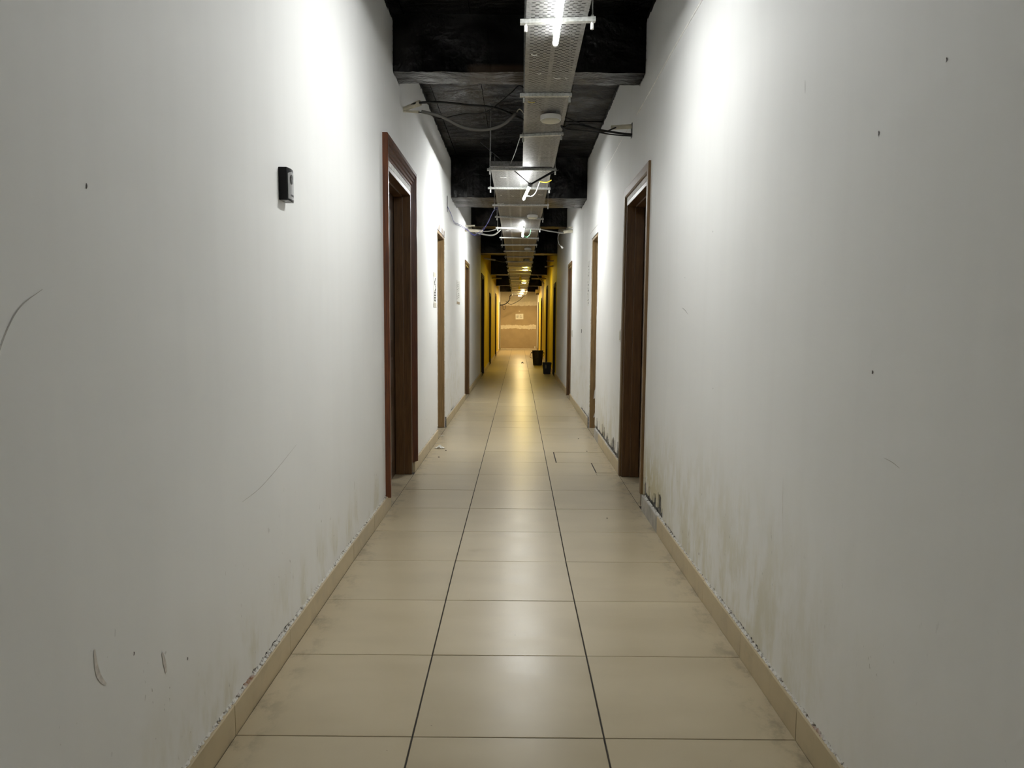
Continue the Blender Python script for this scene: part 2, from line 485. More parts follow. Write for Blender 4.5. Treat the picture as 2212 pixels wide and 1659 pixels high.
# ------------------------------------------------------------------ floor: grout bed + tiles
fl = MB()
n = 45
vs_ = []; fs_ = []
for k in range(n+1):
    yy = YB + (YE+0.2-YB)*k/n
    vs_ += [B(-1.25, yy, -0.003), B(1.28, yy, -0.003)]
    if k: fs_.append((2*k-2, 2*k-1, 2*k+1, 2*k))
fl.add(vs_, fs_)
floor = fl.build('floor', M['grout'])
tag(floor, 'beige porcelain tile floor with dark joints running down the corridor', 'floor', kind='structure')
TILE_CACHE = {}
def tile_mesh(w, d):
    key = (round(w, 4), round(d, 4))
    if key not in TILE_CACHE:
        e = 0.0012; hw, hd = w/2, d/2
        me = bpy.data.meshes.new('floor_tile')
        vv = [(-hw,-hd,-0.006),(hw,-hd,-0.006),(hw,hd,-0.006),(-hw,hd,-0.006),
              (-hw,-hd,-e),(hw,-hd,-e),(hw,hd,-e),(-hw,hd,-e),
              (-hw+e,-hd+e,0),(hw-e,-hd+e,0),(hw-e,hd-e,0),(-hw+e,hd-e,0)]
        ff = [(8,9,10,11),(4,5,9,8),(5,6,10,9),(6,7,11,10),(7,4,8,11),(0,1,5,4),(1,2,6,5),(2,3,7,6),(3,0,4,7)]
        me.from_pydata(vv, [], ff); me.materials.append(M['tile']); me.update()
        TILE_CACHE[key] = me
    return TILE_CACHE[key]
def tile(x0, x1, y0, y1, name='floor_tile', flat=False):
    o = bpy.data.objects.new(name, tile_mesh(x1-x0, y1-y0))
    COL.objects.link(o); o.parent = floor
    yc = (y0+y1)/2
    o.location = ((x0+x1)/2 + g(yc), yc, random.uniform(-0.0006, 0.0))
    j = 0.0016 if yc < 7 else 0.0038
    o.rotation_euler = (random.uniform(-j, j), random.uniform(-j*0.6, j*0.6), -BEND if yc > 4 else 0)
    return o
COLS = [(SKL+0.002, -0.307), (-0.307, 0.291), (0.291, SKR-0.001)]
Y0 = 2.304
GX, GY = 0.0028, 0.0019
k = -15
while Y0 + 0.6*k < YE:
    ya, yb = Y0 + 0.6*k, min(Y0 + 0.6*(k+1), YE)
    for ci, (xa, xb) in enumerate(COLS):
        if ci == 2 and k == 8:        # cut access patch by the right wall
            tile(xa+GX, 0.377, ya+GY, yb-GY); tile(0.377+0.010, xb, ya+0.006, yb-0.018); continue
        if ci == 2 and k == 7:        # tile with the broken-out corner
            tile(xa+GX, 0.700, ya+GY, yb-GY); tile(0.710, xb, ya+0.137, yb-GY)
            tile(0.702, xb, ya+GY, ya+0.124); continue
        tile(xa+(GX if ci else 0), xb-(GX if ci < 2 else 0), ya+GY, yb-GY)
    k += 1
# threshold tiles in the doorways
for (s_, a, b, t, st, cw) in DOORS[:6]:
    ya = a + cw + 0.004
    while ya < b - cw - 0.05:
        kk = math.floor((ya - Y0)/0.6 + 1e-6)
        yb = min(Y0 + 0.6*(kk+1), b - cw - 0.004)
        if yb - ya > 0.03:
            if s_ < 0: tile(-1.16, SKL-0.002, ya+GY, yb-GY, 'threshold_tile')
            else: tile(SKR+0.003, 1.19, ya+GY, yb-GY, 'threshold_tile')
        ya = yb

# ------------------------------------------------------------------ skirting
def skirting(side):
    base = empty('baseboard_left' if side < 0 else 'baseboard_right')
    tag(base, 'row of beige tile skirting along the ' + ('left' if side < 0 else 'right') + ' wall', 'skirting', kind='structure')
    xs, xw = (SKL, XL) if side < 0 else (SKR, XR)
    runs = ([(YB, 5.335), (6.60, 8.545), (9.56, 12.96), (14.0, 18.60), (19.93, 23.58), (24.72, 29.53), (30.78, 35.98), (36.97, YE)] if side < 0 else
            [(YB, 5.30), (6.57, 8.735), (9.60, 13.03), (13.97, 18.68), (19.72, 23.88), (25.02, 29.73), (30.92, 34.48), (35.52, YE)])
    for (ra, rb) in runs:
        y = ra
        while y < rb - 0.01:
            kk = math.floor((y - Y0)/0.6 + 1e-6)
            yn = min(Y0 + 0.6*(kk+1), rb)
            if yn - y > 0.015:
                h = 0.098 + random.uniform(-0.001, 0.001)
                if side > 0: h = 0.104 + random.uniform(-0.001, 0.001)
                grey = side > 0 and (4.6 < y < 5.3 or 7.9 < y < 8.7)
                w_ = xs + random.uniform(-0.0008, 0.0008)
                p = 0.0012
                if abs(yn-(Y0+0.6*(kk+1))) > 1e-4: pe = 0.0
                else: pe = p
                lo, hi = sorted((w_, xw - side*(-0.004)))
                b_ = MB()
                vv = [B(w_, y+p, -0.004), B(w_, yn-pe, -0.004), B(w_, yn-pe, h-0.003), B(w_, y+p, h-0.003),
                      B(w_+side*0.003, y+p, h), B(w_+side*0.003, yn-pe, h),
                      B(xw+side*0.006, y+p, h), B(xw+side*0.006, yn-pe, h),
                      B(xw+side*0.006, y+p, -0.004), B(xw+side*0.006, yn-pe, -0.004)]
                b_.add(vv, [(0,1,2,3),(3,2,5,4),(4,5,7,6),(6,7,9,8),(0,3,4,6,8),(1,9,7,5,2)])
                b_.build('skirting_tile', M['skirt_grey'] if grey else M['skirt'], base)
            y = yn
    # crumbled plaster lying along the top edge of the skirting
    rng = random.Random(3 if side < 0 else 5)
    for (ra, rb) in runs[:3]:
        ra = max(ra, 0.8)
        if ra >= rb: continue
        rows = 5; y = ra; stp = 0.010; vv = []; ff = []; i = 0
        hb = 0.098 if side < 0 else 0.104
        while y < rb - 0.005:
            big = 1.0 if y < 5.4 else 0.55
            for r in range(rows):
                t = r/(rows-1)
                xx = xs + side*0.002 + (xw + side*0.004 - xs - side*0.002)*t
                zz = hb - 0.003 + (0.011*t**0.8*rng.random() + 0.005*t)*big
                if r == 0: xx += side*0.004*rng.random(); zz = hb - 0.002
                vv.append(B(xx, y + rng.uniform(-0.003, 0.003), zz))
            if i:
                for r in range(rows-1):
                    a0 = (i-1)*rows + r
                    ff.append((a0, a0+1, a0+rows+1, a0+rows))
            i += 1; y += stp
        c = MB(); c.add(vv, ff)
        c.build('crumbled_plaster_edge', M['crumble'], base)
    return base
skirting(-1); skirting(1)

# ------------------------------------------------------------------ ceiling slab, panels and beams
cb = MB(); vs_ = []; fs_ = []
for k in range(46):
    yy = YB + (YE+0.3-YB)*k/45
    vs_ += [B(-1.3, yy, ZC+0.02), B(1.35, yy, ZC+0.02)]
    if k: fs_.append((2*k-2, 2*k, 2*k+1, 2*k-1))
cb.add(vs_, fs_)
ceil = cb.build('ceiling', M['black'])
tag(ceil, 'glossy black painted concrete ceiling with deep cross beams', 'ceiling', kind='structure')
BEAMS = [(0.35, 0.75, 3.03), (5.68, 5.97, 3.035), (10.38, 11.27, 2.905), (14.66, 15.05, 3.055), (18.32, 18.80, 2.88), (24.9, 25.4, 2.80), (30.7, 31.1, 2.72), (36.4, 36.95, 2.72)]
bays = [(YB, 0.35)] + [(BEAMS[i][1], BEAMS[i+1][0]) for i in range(len(BEAMS)-1)] + [(36.95, YE)]
for (ya, yb) in bays:
    ym = [ya]
    step = 1.30
    while ym[-1] + step*1.35 < yb: ym.append(ym[-1] + step)
    ym.append(yb)
    for j in range(len(ym)-1):
        for (xa, xb) in ((-0.98, -0.795), (-0.795, -0.33), (-0.33, 0.50), (0.50, 1.0)):
            p = MB(); dz = random.uniform(-0.004, 0.004); gp = 0.003
            y0_, y1_ = ym[j]+gp, ym[j+1]-gp
            p.add([B(xa+gp, y0_, ZC+dz), B(xb-gp, y0_, ZC+dz+random.uniform(-.003,.003)), B(xb-gp, y1_, ZC+dz+random.uniform(-.003,.003)), B(xa+gp, y1_, ZC+dz),
                   B(xa+gp, y0_, ZC+0.03), B(xb-gp, y0_, ZC+0.03), B(xb-gp, y1_, ZC+0.03), B(xa+gp, y1_, ZC+0.03)],
                  [(0,3,2,1),(4,5,6,7),(0,1,5,4),(1,2,6,5),(2,3,7,6),(3,0,4,7)])
            p.build('ceiling_panel', M['black'], ceil)
for bi, (ya, yb, zb) in enumerate(BEAMS):
    rng = random.Random(bi+11)
    nx = 60
    vv = []; ff = []; j1 = j2 = 0.0
    for i in range(nx+1):
        x = -0.96 + 1.95*i/nx
        j1 = j1*0.85 + rng.uniform(-0.0022, 0.0022); j2 = j2*0.85 + rng.uniform(-0.0022, 0.0022)
        vv += [B(x, ya, ZC+0.02), B(x, ya+rng.uniform(-.004,.004), zb+j1), B(x, yb+rng.uniform(-.004,.004), zb+j2), B(x, yb, ZC+0.02)]
        if i:
            a0 = (i-1)*4
            for r in range(3): ff.append((a0+r, a0+r+1, a0+4+r+1, a0+4+r))
    m_ = MB(); m_.add(vv, ff)
    bo = m_.build('ceiling_beam', M['black'], ceil)
    # black paint slopped past the beam ends onto the walls
    for side in (-1, 1):
        Xp = (XL + 0.0015) if side < 0 else (XR - 0.0015)
        path = []; nrm = []
        zt = 3.38
        ns = 26
        for i in range(ns): path.append((ya, zt + (zb-zt)*i/ns)); nrm.append((-1, 0))
        for i in range(ns+1): path.append((ya + (yb-ya)*i/ns, zb)); nrm.append((0, -1) if i else (-0.7, -0.7))
        nb = 4
        vv = []; ff = []
        for i, ((py, pz), (ny, nz)) in enumerate(zip(path, nrm)):
            dd = max(0.002, rng.gauss(0.010, 0.009))
            vv += [B(Xp, py-ny*0.03, pz-nz*0.03), B(Xp, py+ny*dd, pz+nz*dd)]
            if i: ff.append((2*i-2, 2*i-1, 2*i+1, 2*i))
        q = MB(); q.add(vv, ff); q.build('paint_edge', M['black'], bo)

# ------------------------------------------------------------------ far and back walls
ew = MB(); ew.box(-1.0+g(YE), 1.05+g(YE), YE, YE+0.1, 0, 3.5)
wf = ew.build('wall_far', M['cream'])
tag(wf, 'unpainted drywall partition closing the far end of the corridor', 'wall', kind='structure')
GE = g(YE)
for z0, z1 in ((0.045, 1.085), (1.088, 2.14)):
    p = MB(); p.box(XL+0.01+GE, XR-0.01+GE, YE-0.012, YE-0.001, z0, z1); p.build('drywall_panel', M['drywall'], wf)
def ragged_band(name, x0, x1, zlo, zhi, jit, y, mat_, parent, thick=0.003, n=46, seed=1):
    rng = random.Random(seed); vv = []; ff = []
    a = b = 0.0
    for i in range(n+1):
        x = x0 + (x1-x0)*i/n
        a = a*0.75 + rng.uniform(-jit, jit)*0.6; b = b*0.75 + rng.uniform(-jit, jit)*0.6
        vv += [(x, y, zlo+a), (x, y, zhi+b), (x, y-thick, zlo+a+0.004), (x, y-thick, zhi+b-0.004)]
        if i:
            o = 4*(i-1)
            ff += [(o+2, o+6, o+7, o+3), (o, o+4, o+6, o+2), (o+1, o+3, o+7, o+5)]
    m_ = MB(); m_.add(vv, ff)
    return m_.build(name, mat_, parent)
ragged_band('joint_compound', XL+0.012+GE, XR-0.04+GE, 0.985, 1.175, 0.035, YE-0.012, M['compound'], wf, seed=4)
ragged_band('joint_compound', XL+0.012+GE, XR-0.012+GE, 2.11, 2.30, 0.03, YE-0.012, M['compound'], wf, seed=9)
q = MB(); q.box(XL+0.012+GE, XR-0.012+GE, YE-0.022, YE-0.001, 0.0, 0.042); q.build('base_strip', M['compound'], wf)
q = MB(); q.box(XR-0.12+GE, XR-0.06+GE, YE-0.03, YE-0.012, 0.05, 0.15); q.build('socket_plate', M['white_pl'], wf)
bw = MB(); bw.box(-1.0, 1.05, YB-0.1, YB, 0, 3.5)
tag(bw.build('wall_back', M['plaster']), 'plain white wall closing the corridor behind the viewer', 'wall', kind='structure')

# ------------------------------------------------------------------ doors
def prism(mb, prof, ends):
    """prof: list of (v,u); ends: two functions (v,u)->(x,y,z)"""
    n = len(prof)
    a = [ends[0](v, u) for v, u in prof]; b = [ends[1](v, u) for v, u in prof]
    fs = [(i, (i+1) % n, n+(i+1) % n, n+i) for i in range(n)]
    fs += [tuple(range(n-1, -1, -1)), tuple(range(n, 2*n))]
    mb.add(a+b, fs)
DL = ['tall red-brown panelled door with stepped casing, nearest on the left wall',
      'dark brown door in a flat wooden casing, nearest on the right wall',
      'light oak door frame without casing, second on the left wall',
      'light oak door frame without casing, second on the right wall',
      'brown door in thin casing, third along the left white wall',
      'brown door in thin casing, third along the right white wall',
      'dark tall door where the left wall turns yellow',
      'dark door beside the small black bin, first in the right yellow wall',
      'dark door, second in the left yellow wall',
      'dark tall door behind the large black bucket on the right',
      'dark door, third in the left yellow wall',
      'dark door, third in the right yellow wall',
      'narrow dark door in the left wall beside the far drywall',
      'narrow dark door in the right wall beside the far drywall']
for di, (s_, a, b, t, st, cw) in enumerate(DOORS):
    X = XL if s_ < 0 else XR
    yc = (a+b)/2
    rt = empty('door_%d' % (di+1), (X+g(yc), yc, 0), -BEND if yc > 4 else 0)
    tag(rt, DL[di], 'door', kind='structure')
    a0, b0 = a-yc, b-yc                # local y
    S = s_
    cas, jm, lf = {'stepped': ('red_wood', 'jamb_wood', 'leaf'), 'flat': ('brown_wood', 'jamb_wood', 'leaf'),
                   'raw': ('oak', 'oak', 'leaf'), 'thin': ('brown_wood', 'jamb_wood', 'leaf'), 'dark': ('dark_door', 'dark_door', 'dark_door')}[st]
    zb = 0.092 if st in ('stepped',) else 0.0
    if cw:
        if st == 'stepped':
            prof = [(0,-0.004),(0,0.033),(0.004,0.036),(0.027,0.036),(0.029,0.024),(0.054,0.028),(0.056,0.016),(0.080,0.020),(0.082,0.008),(0.106,0.012),(0.108,0.002),(0.130,0.004),(0.130,-0.004)]
        elif st == 'flat':
            prof = [(0,-0.004),(0,0.014),(0.004,0.018),(0.058,0.018),(0.068,0.012),(0.068,-0.004)]
        else:
            prof = [(0,-0.004),(0,0.012),(0.003,0.015),(cw-0.004,0.015),(cw,0.010),(cw,-0.004)]
        for nm, sg in (('near', 1), ('far', -1)):
            m_ = MB()
            e0 = a0 if sg > 0 else b0
            zlow = 0.100 if (st == 'flat' and sg > 0) else zb
            prism(m_, prof, [lambda v, u: (-S*u, e0+sg*v, zlow), lambda v, u: (-S*u, e0+sg*v, t-v)])
            m_.build('casing_side', M[cas], rt)
        m_ = MB()
        prism(m_, prof, [lambda v, u: (-S*u, a0+v, t-v), lambda v, u: (-S*u, b0-v, t-v)])
        m_.build('casing_head', M[cas], rt)
    ia, ib, it = a0+cw, b0-cw, t-cw
    u0 = {'raw': 0.006}.get(st, -0.002)
    ul = {'raw': 0.150, 'stepped': 0.135, 'flat': 0.140}.get(st, 0.12)
    jw = 0.034
    drop = 0.036 if st in ('stepped', 'flat') else 0.0
    if drop:                           # white filler left bare under the head casing
        m_ = MB(); m_.box(*sorted((-S*0.001, S*0.020)), ia, ib, it-drop, it-0.001); m_.build('filler_strip', M['filler'], rt)
    for nm, e0, sg in (('near', ia, 1), ('far', ib, -1)):
        m_ = MB()
        ys_ = sorted((e0+sg*0.001, e0+sg*jw))
        m_.box(*sorted((S*u0, S*(ul+0.05))), ys_[0], ys_[1], 0.002, it-drop-0.001)
        jo = m_.build('jamb', M[jm], rt, bevel=0.003)
        m_ = MB(); y2 = sorted((e0+sg*jw, e0+sg*(jw+0.014)))
        m_.box(*sorted((S*(ul-0.075), S*(ul-0.004))), y2[0], y2[1], 0.002, it-drop-jw-0.014)
        m_.build('door_stop', M[jm], jo, bevel=0.003)
        if nm == 'far' and st in ('raw', 'thin'):
            m_ = MB(); y3 = sorted((e0-jw-0.0155, e0-jw-0.0135)); m_.box(*sorted((S*(ul-0.055), S*(ul-0.030))), y3[0], y3[1], 0.95, 1.06)
            m_.build('strike_plate', M['galv_bar'], jo)
    m_ = MB(); m_.box(*sorted((S*u0, S*(ul+0.05))), ia+jw+0.0005, ib-jw-0.0005, it-drop-jw, it-drop-0.001)
    ho = m_.build('head_jamb', M[jm], rt, bevel=0.003)
    m_ = MB(); m_.box(*sorted((S*(ul-0.075), S*(ul-0.004))), ia+jw+0.015, ib-jw-0.015, it-drop-jw-0.014, it-drop-jw-0.0005)
    m_.build('door_stop', M[jm], ho)
    # leaf with raised panels
    la, lb, lt = ia+jw+0.001, ib-jw-0.001, it-drop-jw-0.002
    m_ = MB(); m_.box(*sorted((S*ul, S*(ul+0.040))), la, lb, 0.006, lt)
    leaf = m_.build('door_leaf', M[lf], rt)
    if di < 6:
        w = lb-la
        zz = [0.14, 0.62, 0.74, 1.00, 1.12, lt-0.13]
        for r in range(3):
            m_ = MB()
            pa, pb, za, zb2 = la+0.11, lb-0.11, zz[2*r], zz[2*r+1]
            x0, x1 = S*ul, S*(ul-0.009)
            m_.add([(x0,pa,za),(x0,pb,za),(x0,pb,zb2),(x0,pa,zb2),(x1,pa+.02,za+.02),(x1,pb-.02,za+.02),(x1,pb-.02,zb2-.02),(x1,pa+.02,zb2-.02)],
                   [(4,5,6,7),(0,1,5,4),(1,2,6,5),(2,3,7,6),(3,0,4,7)])
            m_.build('door_panel', M[lf], leaf)
        m_ = MB()
        hy = lb-0.06 if di > 1 else la+0.06
        hs_ = -1 if di > 1 else 1
        m_.tube([(S*ul, hy, 1.0), (S*(ul-0.055), hy, 1.0), (S*(ul-0.06), hy+hs_*0.02, 1.0), (S*(ul-0.06), hy+hs_*0.12, 1.0)], 0.008, 8)
        m_.build('door_handle', M['rod'], leaf, smooth=True)
    if st == 'raw':                    # broken plaster edge round the bare frame
        rng = random.Random(di)
        for sg, e0 in ((1, a0), (-1, b0)):
            vv = []; ff = []
            for i in range(120):
                z = 0.13 + (t-0.13)*i/119
                j = abs(rng.gauss(0, 0.006)) if 0.2 < i/119 else abs(rng.gauss(0, 0.010))
                vv += [(-S*0.001, e0-sg*0.02, z), (-S*0.003, e0-sg*0.012, z), (-S*0.002, e0+sg*j, z), (S*0.008, e0+sg*j*0.8, z)]
                if i:
                    o = 4*(i-1)
                    for r in range(3): ff.append((o+r, o+r+1, o+4+r+1, o+4+r))
            m_ = MB(); m_.add(vv, ff); m_.build('broken_plaster_edge', M['plaster'], rt)
        if S < 0:                      # grey mortar scabs above the frame
            for yy in (-0.30, 0.05, 0.28):
                m_ = MB(); m_.add([(0.002, yy, t+0.005), (0.004, yy+0.11, t+0.004), (0.004, yy+0.10, t+0.055), (0.002, yy+0.02, t+0.07), (0.0, yy-0.01, t+0.002)], [(0,1,2,3,4)])
                m_.build('mortar_scab', M['scuff'], rt)
        else:                          # torn white paper left low on the far jamb
            for z, w, h in ((0.36, 0.035, 0.15), (0.13, 0.07, 0.10)):
                yj = ib-jw-0.0015
                m_ = MB(); m_.add([(S*0.05, yj, z), (S*(0.05+w*0.3), yj, z+h*0.7), (S*(0.05+w), yj, z+h), (S*(0.05+w), yj, z+0.02)], [(0,1,2,3)])
                m_.build('torn_paper', M['filler'], rt)
        m_ = MB()                      # grey cement stub at the frame foot
        m_.box(*sorted((-S*0.012, S*0.006)), b0+0.001, b0+0.05, 0.0, 0.125); m_.build('cement_stub', M['cement'], rt)

# ------------------------------------------------------------------ cable trays (perforated sheet)
def tray(name, x0, x1, ya, yb, ngroups, label, holes_to):
    cell = 0.0182
    gw = 0.026
    marg = 0.024
    per = int(round(((x1-x0) - 2*marg - (ngroups-1)*gw) / ngroups / cell))
    cell = ((x1-x0) - 2*marg - (ngroups-1)*gw) / ngroups / per
    xsn = [x0, x0+marg]; hole = [False]
    for gi in range(ngroups):
        for c in range(per): xsn.append(xsn[-1]+cell); hole.append(True)
        if gi < ngroups-1: xsn.append(xsn[-1]+gw); hole.append(False)
    xsn.append(x1); hole.append(False)
    ysn = [ya]; slot = []
    y = ya + 0.02; ysn.append(y); slot.append(False)
    P, SL = 0.0225, 0.0075
    while y < 1.5:
        y += 0.4; ysn.append(y); slot.append(False)
    while y + P < holes_to:
        y += P - SL; ysn.append(y); slot.append(False)
        y += SL; ysn.append(y); slot.append(True)
    while y < yb - 0.6:
        y += 0.5; ysn.append(y); slot.append(False)
    ysn.append(yb); slot.append(False)
    nx = len(xsn)
    m_ = MB(); vv = []; ff = []
    for yy in ysn:
        for xx in xsn: vv.append(B(xx, yy, tz(yy)))
    row = 0
    for j in range(len(ysn)-1):
        if slot[j]: row += 1
        for i in range(nx-1):
            if slot[j] and hole[i] and (i+row) % 2 == 0: continue
            o = j*nx+i
            ff.append((o, o+nx, o+nx+1, o+1))
    # turned-up flanges
    nv = len(vv)
    for j, yy in enumerate(ysn):
        vv += [B(x0, yy, tz(yy)+0.05), B(x1, yy, tz(yy)+0.05)]
        if j:
            ff.append(((j-1)*nx, nv+2*(j-1), nv+2*j, j*nx))
            ff.append(((j-1)*nx+nx-1, j*nx+nx-1, nv+2*j+1, nv+2*(j-1)+1))
    o0 = [0, nx-1, nv+1, nv]
    if ngroups > 2: ff.append(tuple(o0))
    m_.add(vv, ff)
    o = m_.build(name, M['galv'])
    return tag(o, label, 'cable tray')
T1 = tray('cable_tray', 0.050, 0.355, -6.8, 7.86, 2, 'narrow perforated galvanised cable tray hanging overhead, nearest section', 7.8)
T2 = tray('cable_tray', -0.265, 0.338, 7.80, 37.0, 4, 'wide perforated galvanised cable tray running on to the far end', 20.0)
# cable-tie tails poking through the tray
for i, (x, y, w, r) in enumerate([(0.10,4.60,0.034,0.1),(0.135,4.93,0.028,0.05),(0.10,5.55,0.045,0.1),(0.30,3.78,0.06,0.1),(0.25,5.02,0.045,0.25),(0.31,5.02,0.02,0.3),
        (-0.15,8.35,0.07,0),(-0.06,9.55,0.03,0.1),(-0.20,9.5,0.02,0),(0.27,9.45,0.06,0.2),(-0.22,10.15,0.08,-0.1),(-0.15,12.95,0.06,0),(-0.18,13.1,0.04,0.1),(0.25,13.2,0.08,0.1),(0.2,13.5,0.06,0)]):
    par = T1 if y < 7.8 else T2
    m_ = MB(); z = tz(y)-0.002
    m_.tube([B(x-w/2, y-w/2*r, z), B(x, y, z-0.006), B(x+w/2, y+w/2*r, z-0.001)], 0.0022, 6)
    m_.build('cable_tie', M['ywire'] if i in (2,) else M['white_pl'], par)

# ------------------------------------------------------------------ trapeze hangers under the trays
BARS = [(4.08, 0.02, 0.395, -0.10), (5.36, 0.02, 0.365, -0.04), (6.46, 0.02, 0.370, -0.22), (7.90, -0.30, 0.385, 0.0),
        (8.98, -0.335, 0.37, 0.02), (10.25, -0.33, 0.40, -0.05), (11.47, -0.33, 0.375, 0.30), (12.74, -0.355, 0.355, 0.2),
        (14.15, -0.33, 0.37, 0.15), (15.42, -0.34, 0.37, -0.1), (16.76, -0.31, 0.36, 0.0), (18.17, -0.32, 0.355, 0.0)]
y = 19.4
while y < 36.9: BARS.append((y, -0.315, 0.36, 0.0)); y += 1.25
nb = 0
for i, (yy, xa, xb, sk) in enumerate(BARS):
    z0 = tz(yy)
    if xa < 0: xb = max(xb, 0.366)
    rt = empty('trapeze_hanger', B(0, yy, 0), -BEND if yy > 4 else 0)
    if i == 0: lab = 'bright galvanised tray hanger crossed by the nearest light tube'
    else: lab = 'galvanised strut hanger under the cable tray, %s one counted from the nearest tube' % ORD[i]
    tag(rt, lab, 'tray hanger', 'trapeze hangers carrying the cable trays')
    dy = sk*(xb-xa)/2
    hw, hh = 0.016, 0.021
    m_ = MB()
    vv = []
    for (xx, yo) in ((xa, -dy), (xb, dy)):
        vv += [(xx, yo-hw, z0-0.001), (xx, yo+hw, z0-0.001), (xx, yo+hw, z0-hh), (xx, yo-hw, z0-hh)]
    m_.add(vv, [(0,1,5,4),(1,2,6,5),(2,3,7,6),(3,0,4,7),(3,2,1,0),(4,5,6,7)])
    m_.build('strut_bar', M['galv_bar'], rt)
    top = ZC+0.03
    for (p, q_, r) in BEAMS:
        if p-0.02 < yy < q_+0.02: top = r+0.02
    for xx, yo in ((xa+0.028, -dy), (max(xb-0.014, 0.3515) if xa < 0 else xb-0.016, dy)):
        lo = z0-0.058
        m_ = MB(); m_.tube([(xx, yo, lo), (xx, yo, top)], 0.0042, 6); ro = m_.build('threaded_rod', M['rod'], rt)
        m_ = MB(); m_.lathe([(0.008, 0), (0.008, 0.030)], 8, (xx, yo, lo)); m_.build('rod_sleeve', M['white_pl'] if i in (0, 4) else M['galv_bar'], ro)
        m_ = MB(); m_.lathe([(0.010, 0), (0.010, 0.009)], 6, (xx, yo, z0+0.001)); m_.build('nut', M['rod'], ro)

# ------------------------------------------------------------------ tube lights
def tube_light(p0, p1, label, caps='white_pl', r=0.0145, power=0.95):
    p0, p1 = Vector(p0), Vector(p1); d = (p1-p0).normalized()
    rt = empty('tube_light', (p0+p1)/2)
    tag(rt, label, 'tube light')
    c = (p0+p1)/2
    m_ = MB(); m_.tube([p0-c+d*0.02, p1-c-d*0.02], r, 8, cap=False)
    aim = Vector((-0.48, 0, -0.88))     # the strip inside faces down and a little to the left; the rear of the tube glows less
    for fi, f in enumerate(m_.f):
        n_ = sum((Vector(m_.v[i]) for i in f), Vector())/4
        n_ = (n_ - d*n_.dot(d)).normalized()
        q = n_.dot(aim)
        m_.m[fi] = 0 if q > 0.85 else 1 if q > 0.5 else 2 if q > 0.2 else 3 if q > -0.2 else 4
    m_.build('light_tube', tube_mats(power), rt, smooth=False)
    for pe, sg in ((p0, 1), (p1, -1)):
        m_ = MB(); m_.tube([pe-c, pe-c+d*sg*0.021], r*1.06, 14); m_.build('end_cap', M[caps], rt)
    return rt, c
tl1, c1 = tube_light(B(0.205, 3.10, 2.762), B(0.208, 4.33, 2.762), 'bright cold white light tube hanging nearest, under the narrow tray')
for yy in (3.3, 4.08):
    m_ = MB(); m_.box(-0.004, 0.004, yy-c1.y-0.008, yy-c1.y+0.008, 0.014, 0.036); m_.build('hanging_clip', M['galv_bar'], tl1)
tl2, c2 = tube_light(B(0.128, 7.97, 2.655), B(0.068, 8.98, 2.672), 'tilted light tube dangling from a black strap under the wide tray', power=1.9)
m_ = MB(); d2 = (Vector(B(0.068, 8.98, 2.672))-Vector(B(0.128, 7.97, 2.655))).normalized()
pc = Vector(B(0.128, 7.97, 2.655))-c2
m_.tube([pc-d2*0.045, pc-d2*0.01, pc+d2*0.03], [0.008, 0.024, 0.021], 12); m_.build('socket_hood', M['dark_grey'], tl2, smooth=True)
m_ = MB(); m_.tube([pc-d2*0.03, Vector(B(0.40, 7.90, 2.80))-c2], [0.009, 0.013], 6); m_.build('black_strap', M['black_pl'], tl2)
m_ = MB(); m_.tube([pc-d2*0.03, Vector(B(-0.335, 7.93, 3.03))-c2, Vector(B(-0.37, 7.93, 3.06))-c2], 0.0045, 6); m_.build('suspension_cord', M['cable'], tl2)
m_ = MB(); m_.tube(smoothpts([pc+d2*0.75+Vector((0.02,0,0)), pc+d2*0.72+Vector((0.07,0,-0.008)), pc+d2*0.55+Vector((0.10,0,0.01)), pc+d2*0.42+Vector((0.13,0,0.10))]), 0.005, 6); m_.build('feed_wire', M['white_pl'], tl2)
m_ = MB(); m_.tube(smoothpts([pc+d2*0.42+Vector((0.13,0,0.10)), pc+d2*0.40+Vector((0.20,0,0.09)), pc+d2*0.38+Vector((0.25,0,0.11))]), 0.006, 6); m_.build('connector', M['ywire'], tl2)
tl3, c3 = tube_light(B(0.085, 12.10, 2.735), B(0.075, 13.35, 2.735), 'light tube under the wide tray, third and farthest cold white one', power=1.4)
m_ = MB(); m_.tube(smoothpts([Vector(B(0.09,13.2,2.735))-c3, Vector(B(0.14,13.25,2.71))-c3, Vector(B(0.19,13.1,2.73))-c3, Vector(B(0.21,12.9,2.79))-c3]), 0.004, 6); m_.build('feed_wire', M['green'], tl3)
tlb, cb_ = tube_light((0.205, -3.3, 2.762), (0.205, -2.1, 2.762), 'light tube well behind the viewer under the cable tray', power=0.75)

# ------------------------------------------------------------------ round lamps on the tray
def puck(x, y, lit, label, dz=0.0, glow='warm'):
    z = tz(y)-0.022+dz
    rt = empty('round_lamp', B(x, y, z)); tag(rt, label, 'ceiling lamp', 'round surface lamps under the tray')
    m_ = MB(); m_.lathe([(0.068, 0.021), (0.075, 0.018), (0.075, -0.012), (0.071, -0.014)], 28); m_.build('lamp_body', M['white_pl'], rt, smooth=False)
    m_ = MB(); m_.lathe([(0.0705, -0.0142), (0.068, -0.022), (0.055, -0.027), (0.02, -0.029), (0.005, -0.029)] if not lit else [(0.0705, -0.0142), (0.058, -0.026)], 28 if not lit else 12); m_.build('diffuser', M[glow] if lit else M['diffuser_off'], rt, smooth=not lit)
puck(0.245, 5.86, False, 'unlit round white lamp under the narrow tray', -0.012)
puck(0.205, 11.22, False, 'unlit round white lamp between second and third light tubes')
puck(0.195, 16.1, False, 'unlit round lamp beyond the third light tube')
puck(0.19, 18.85, False, 'unlit dark round lamp next before the first glowing warm one')
puck(0.19, 21.5, True, 'glowing warm round lamp, nearest of the five lit', glow='warm_dim')
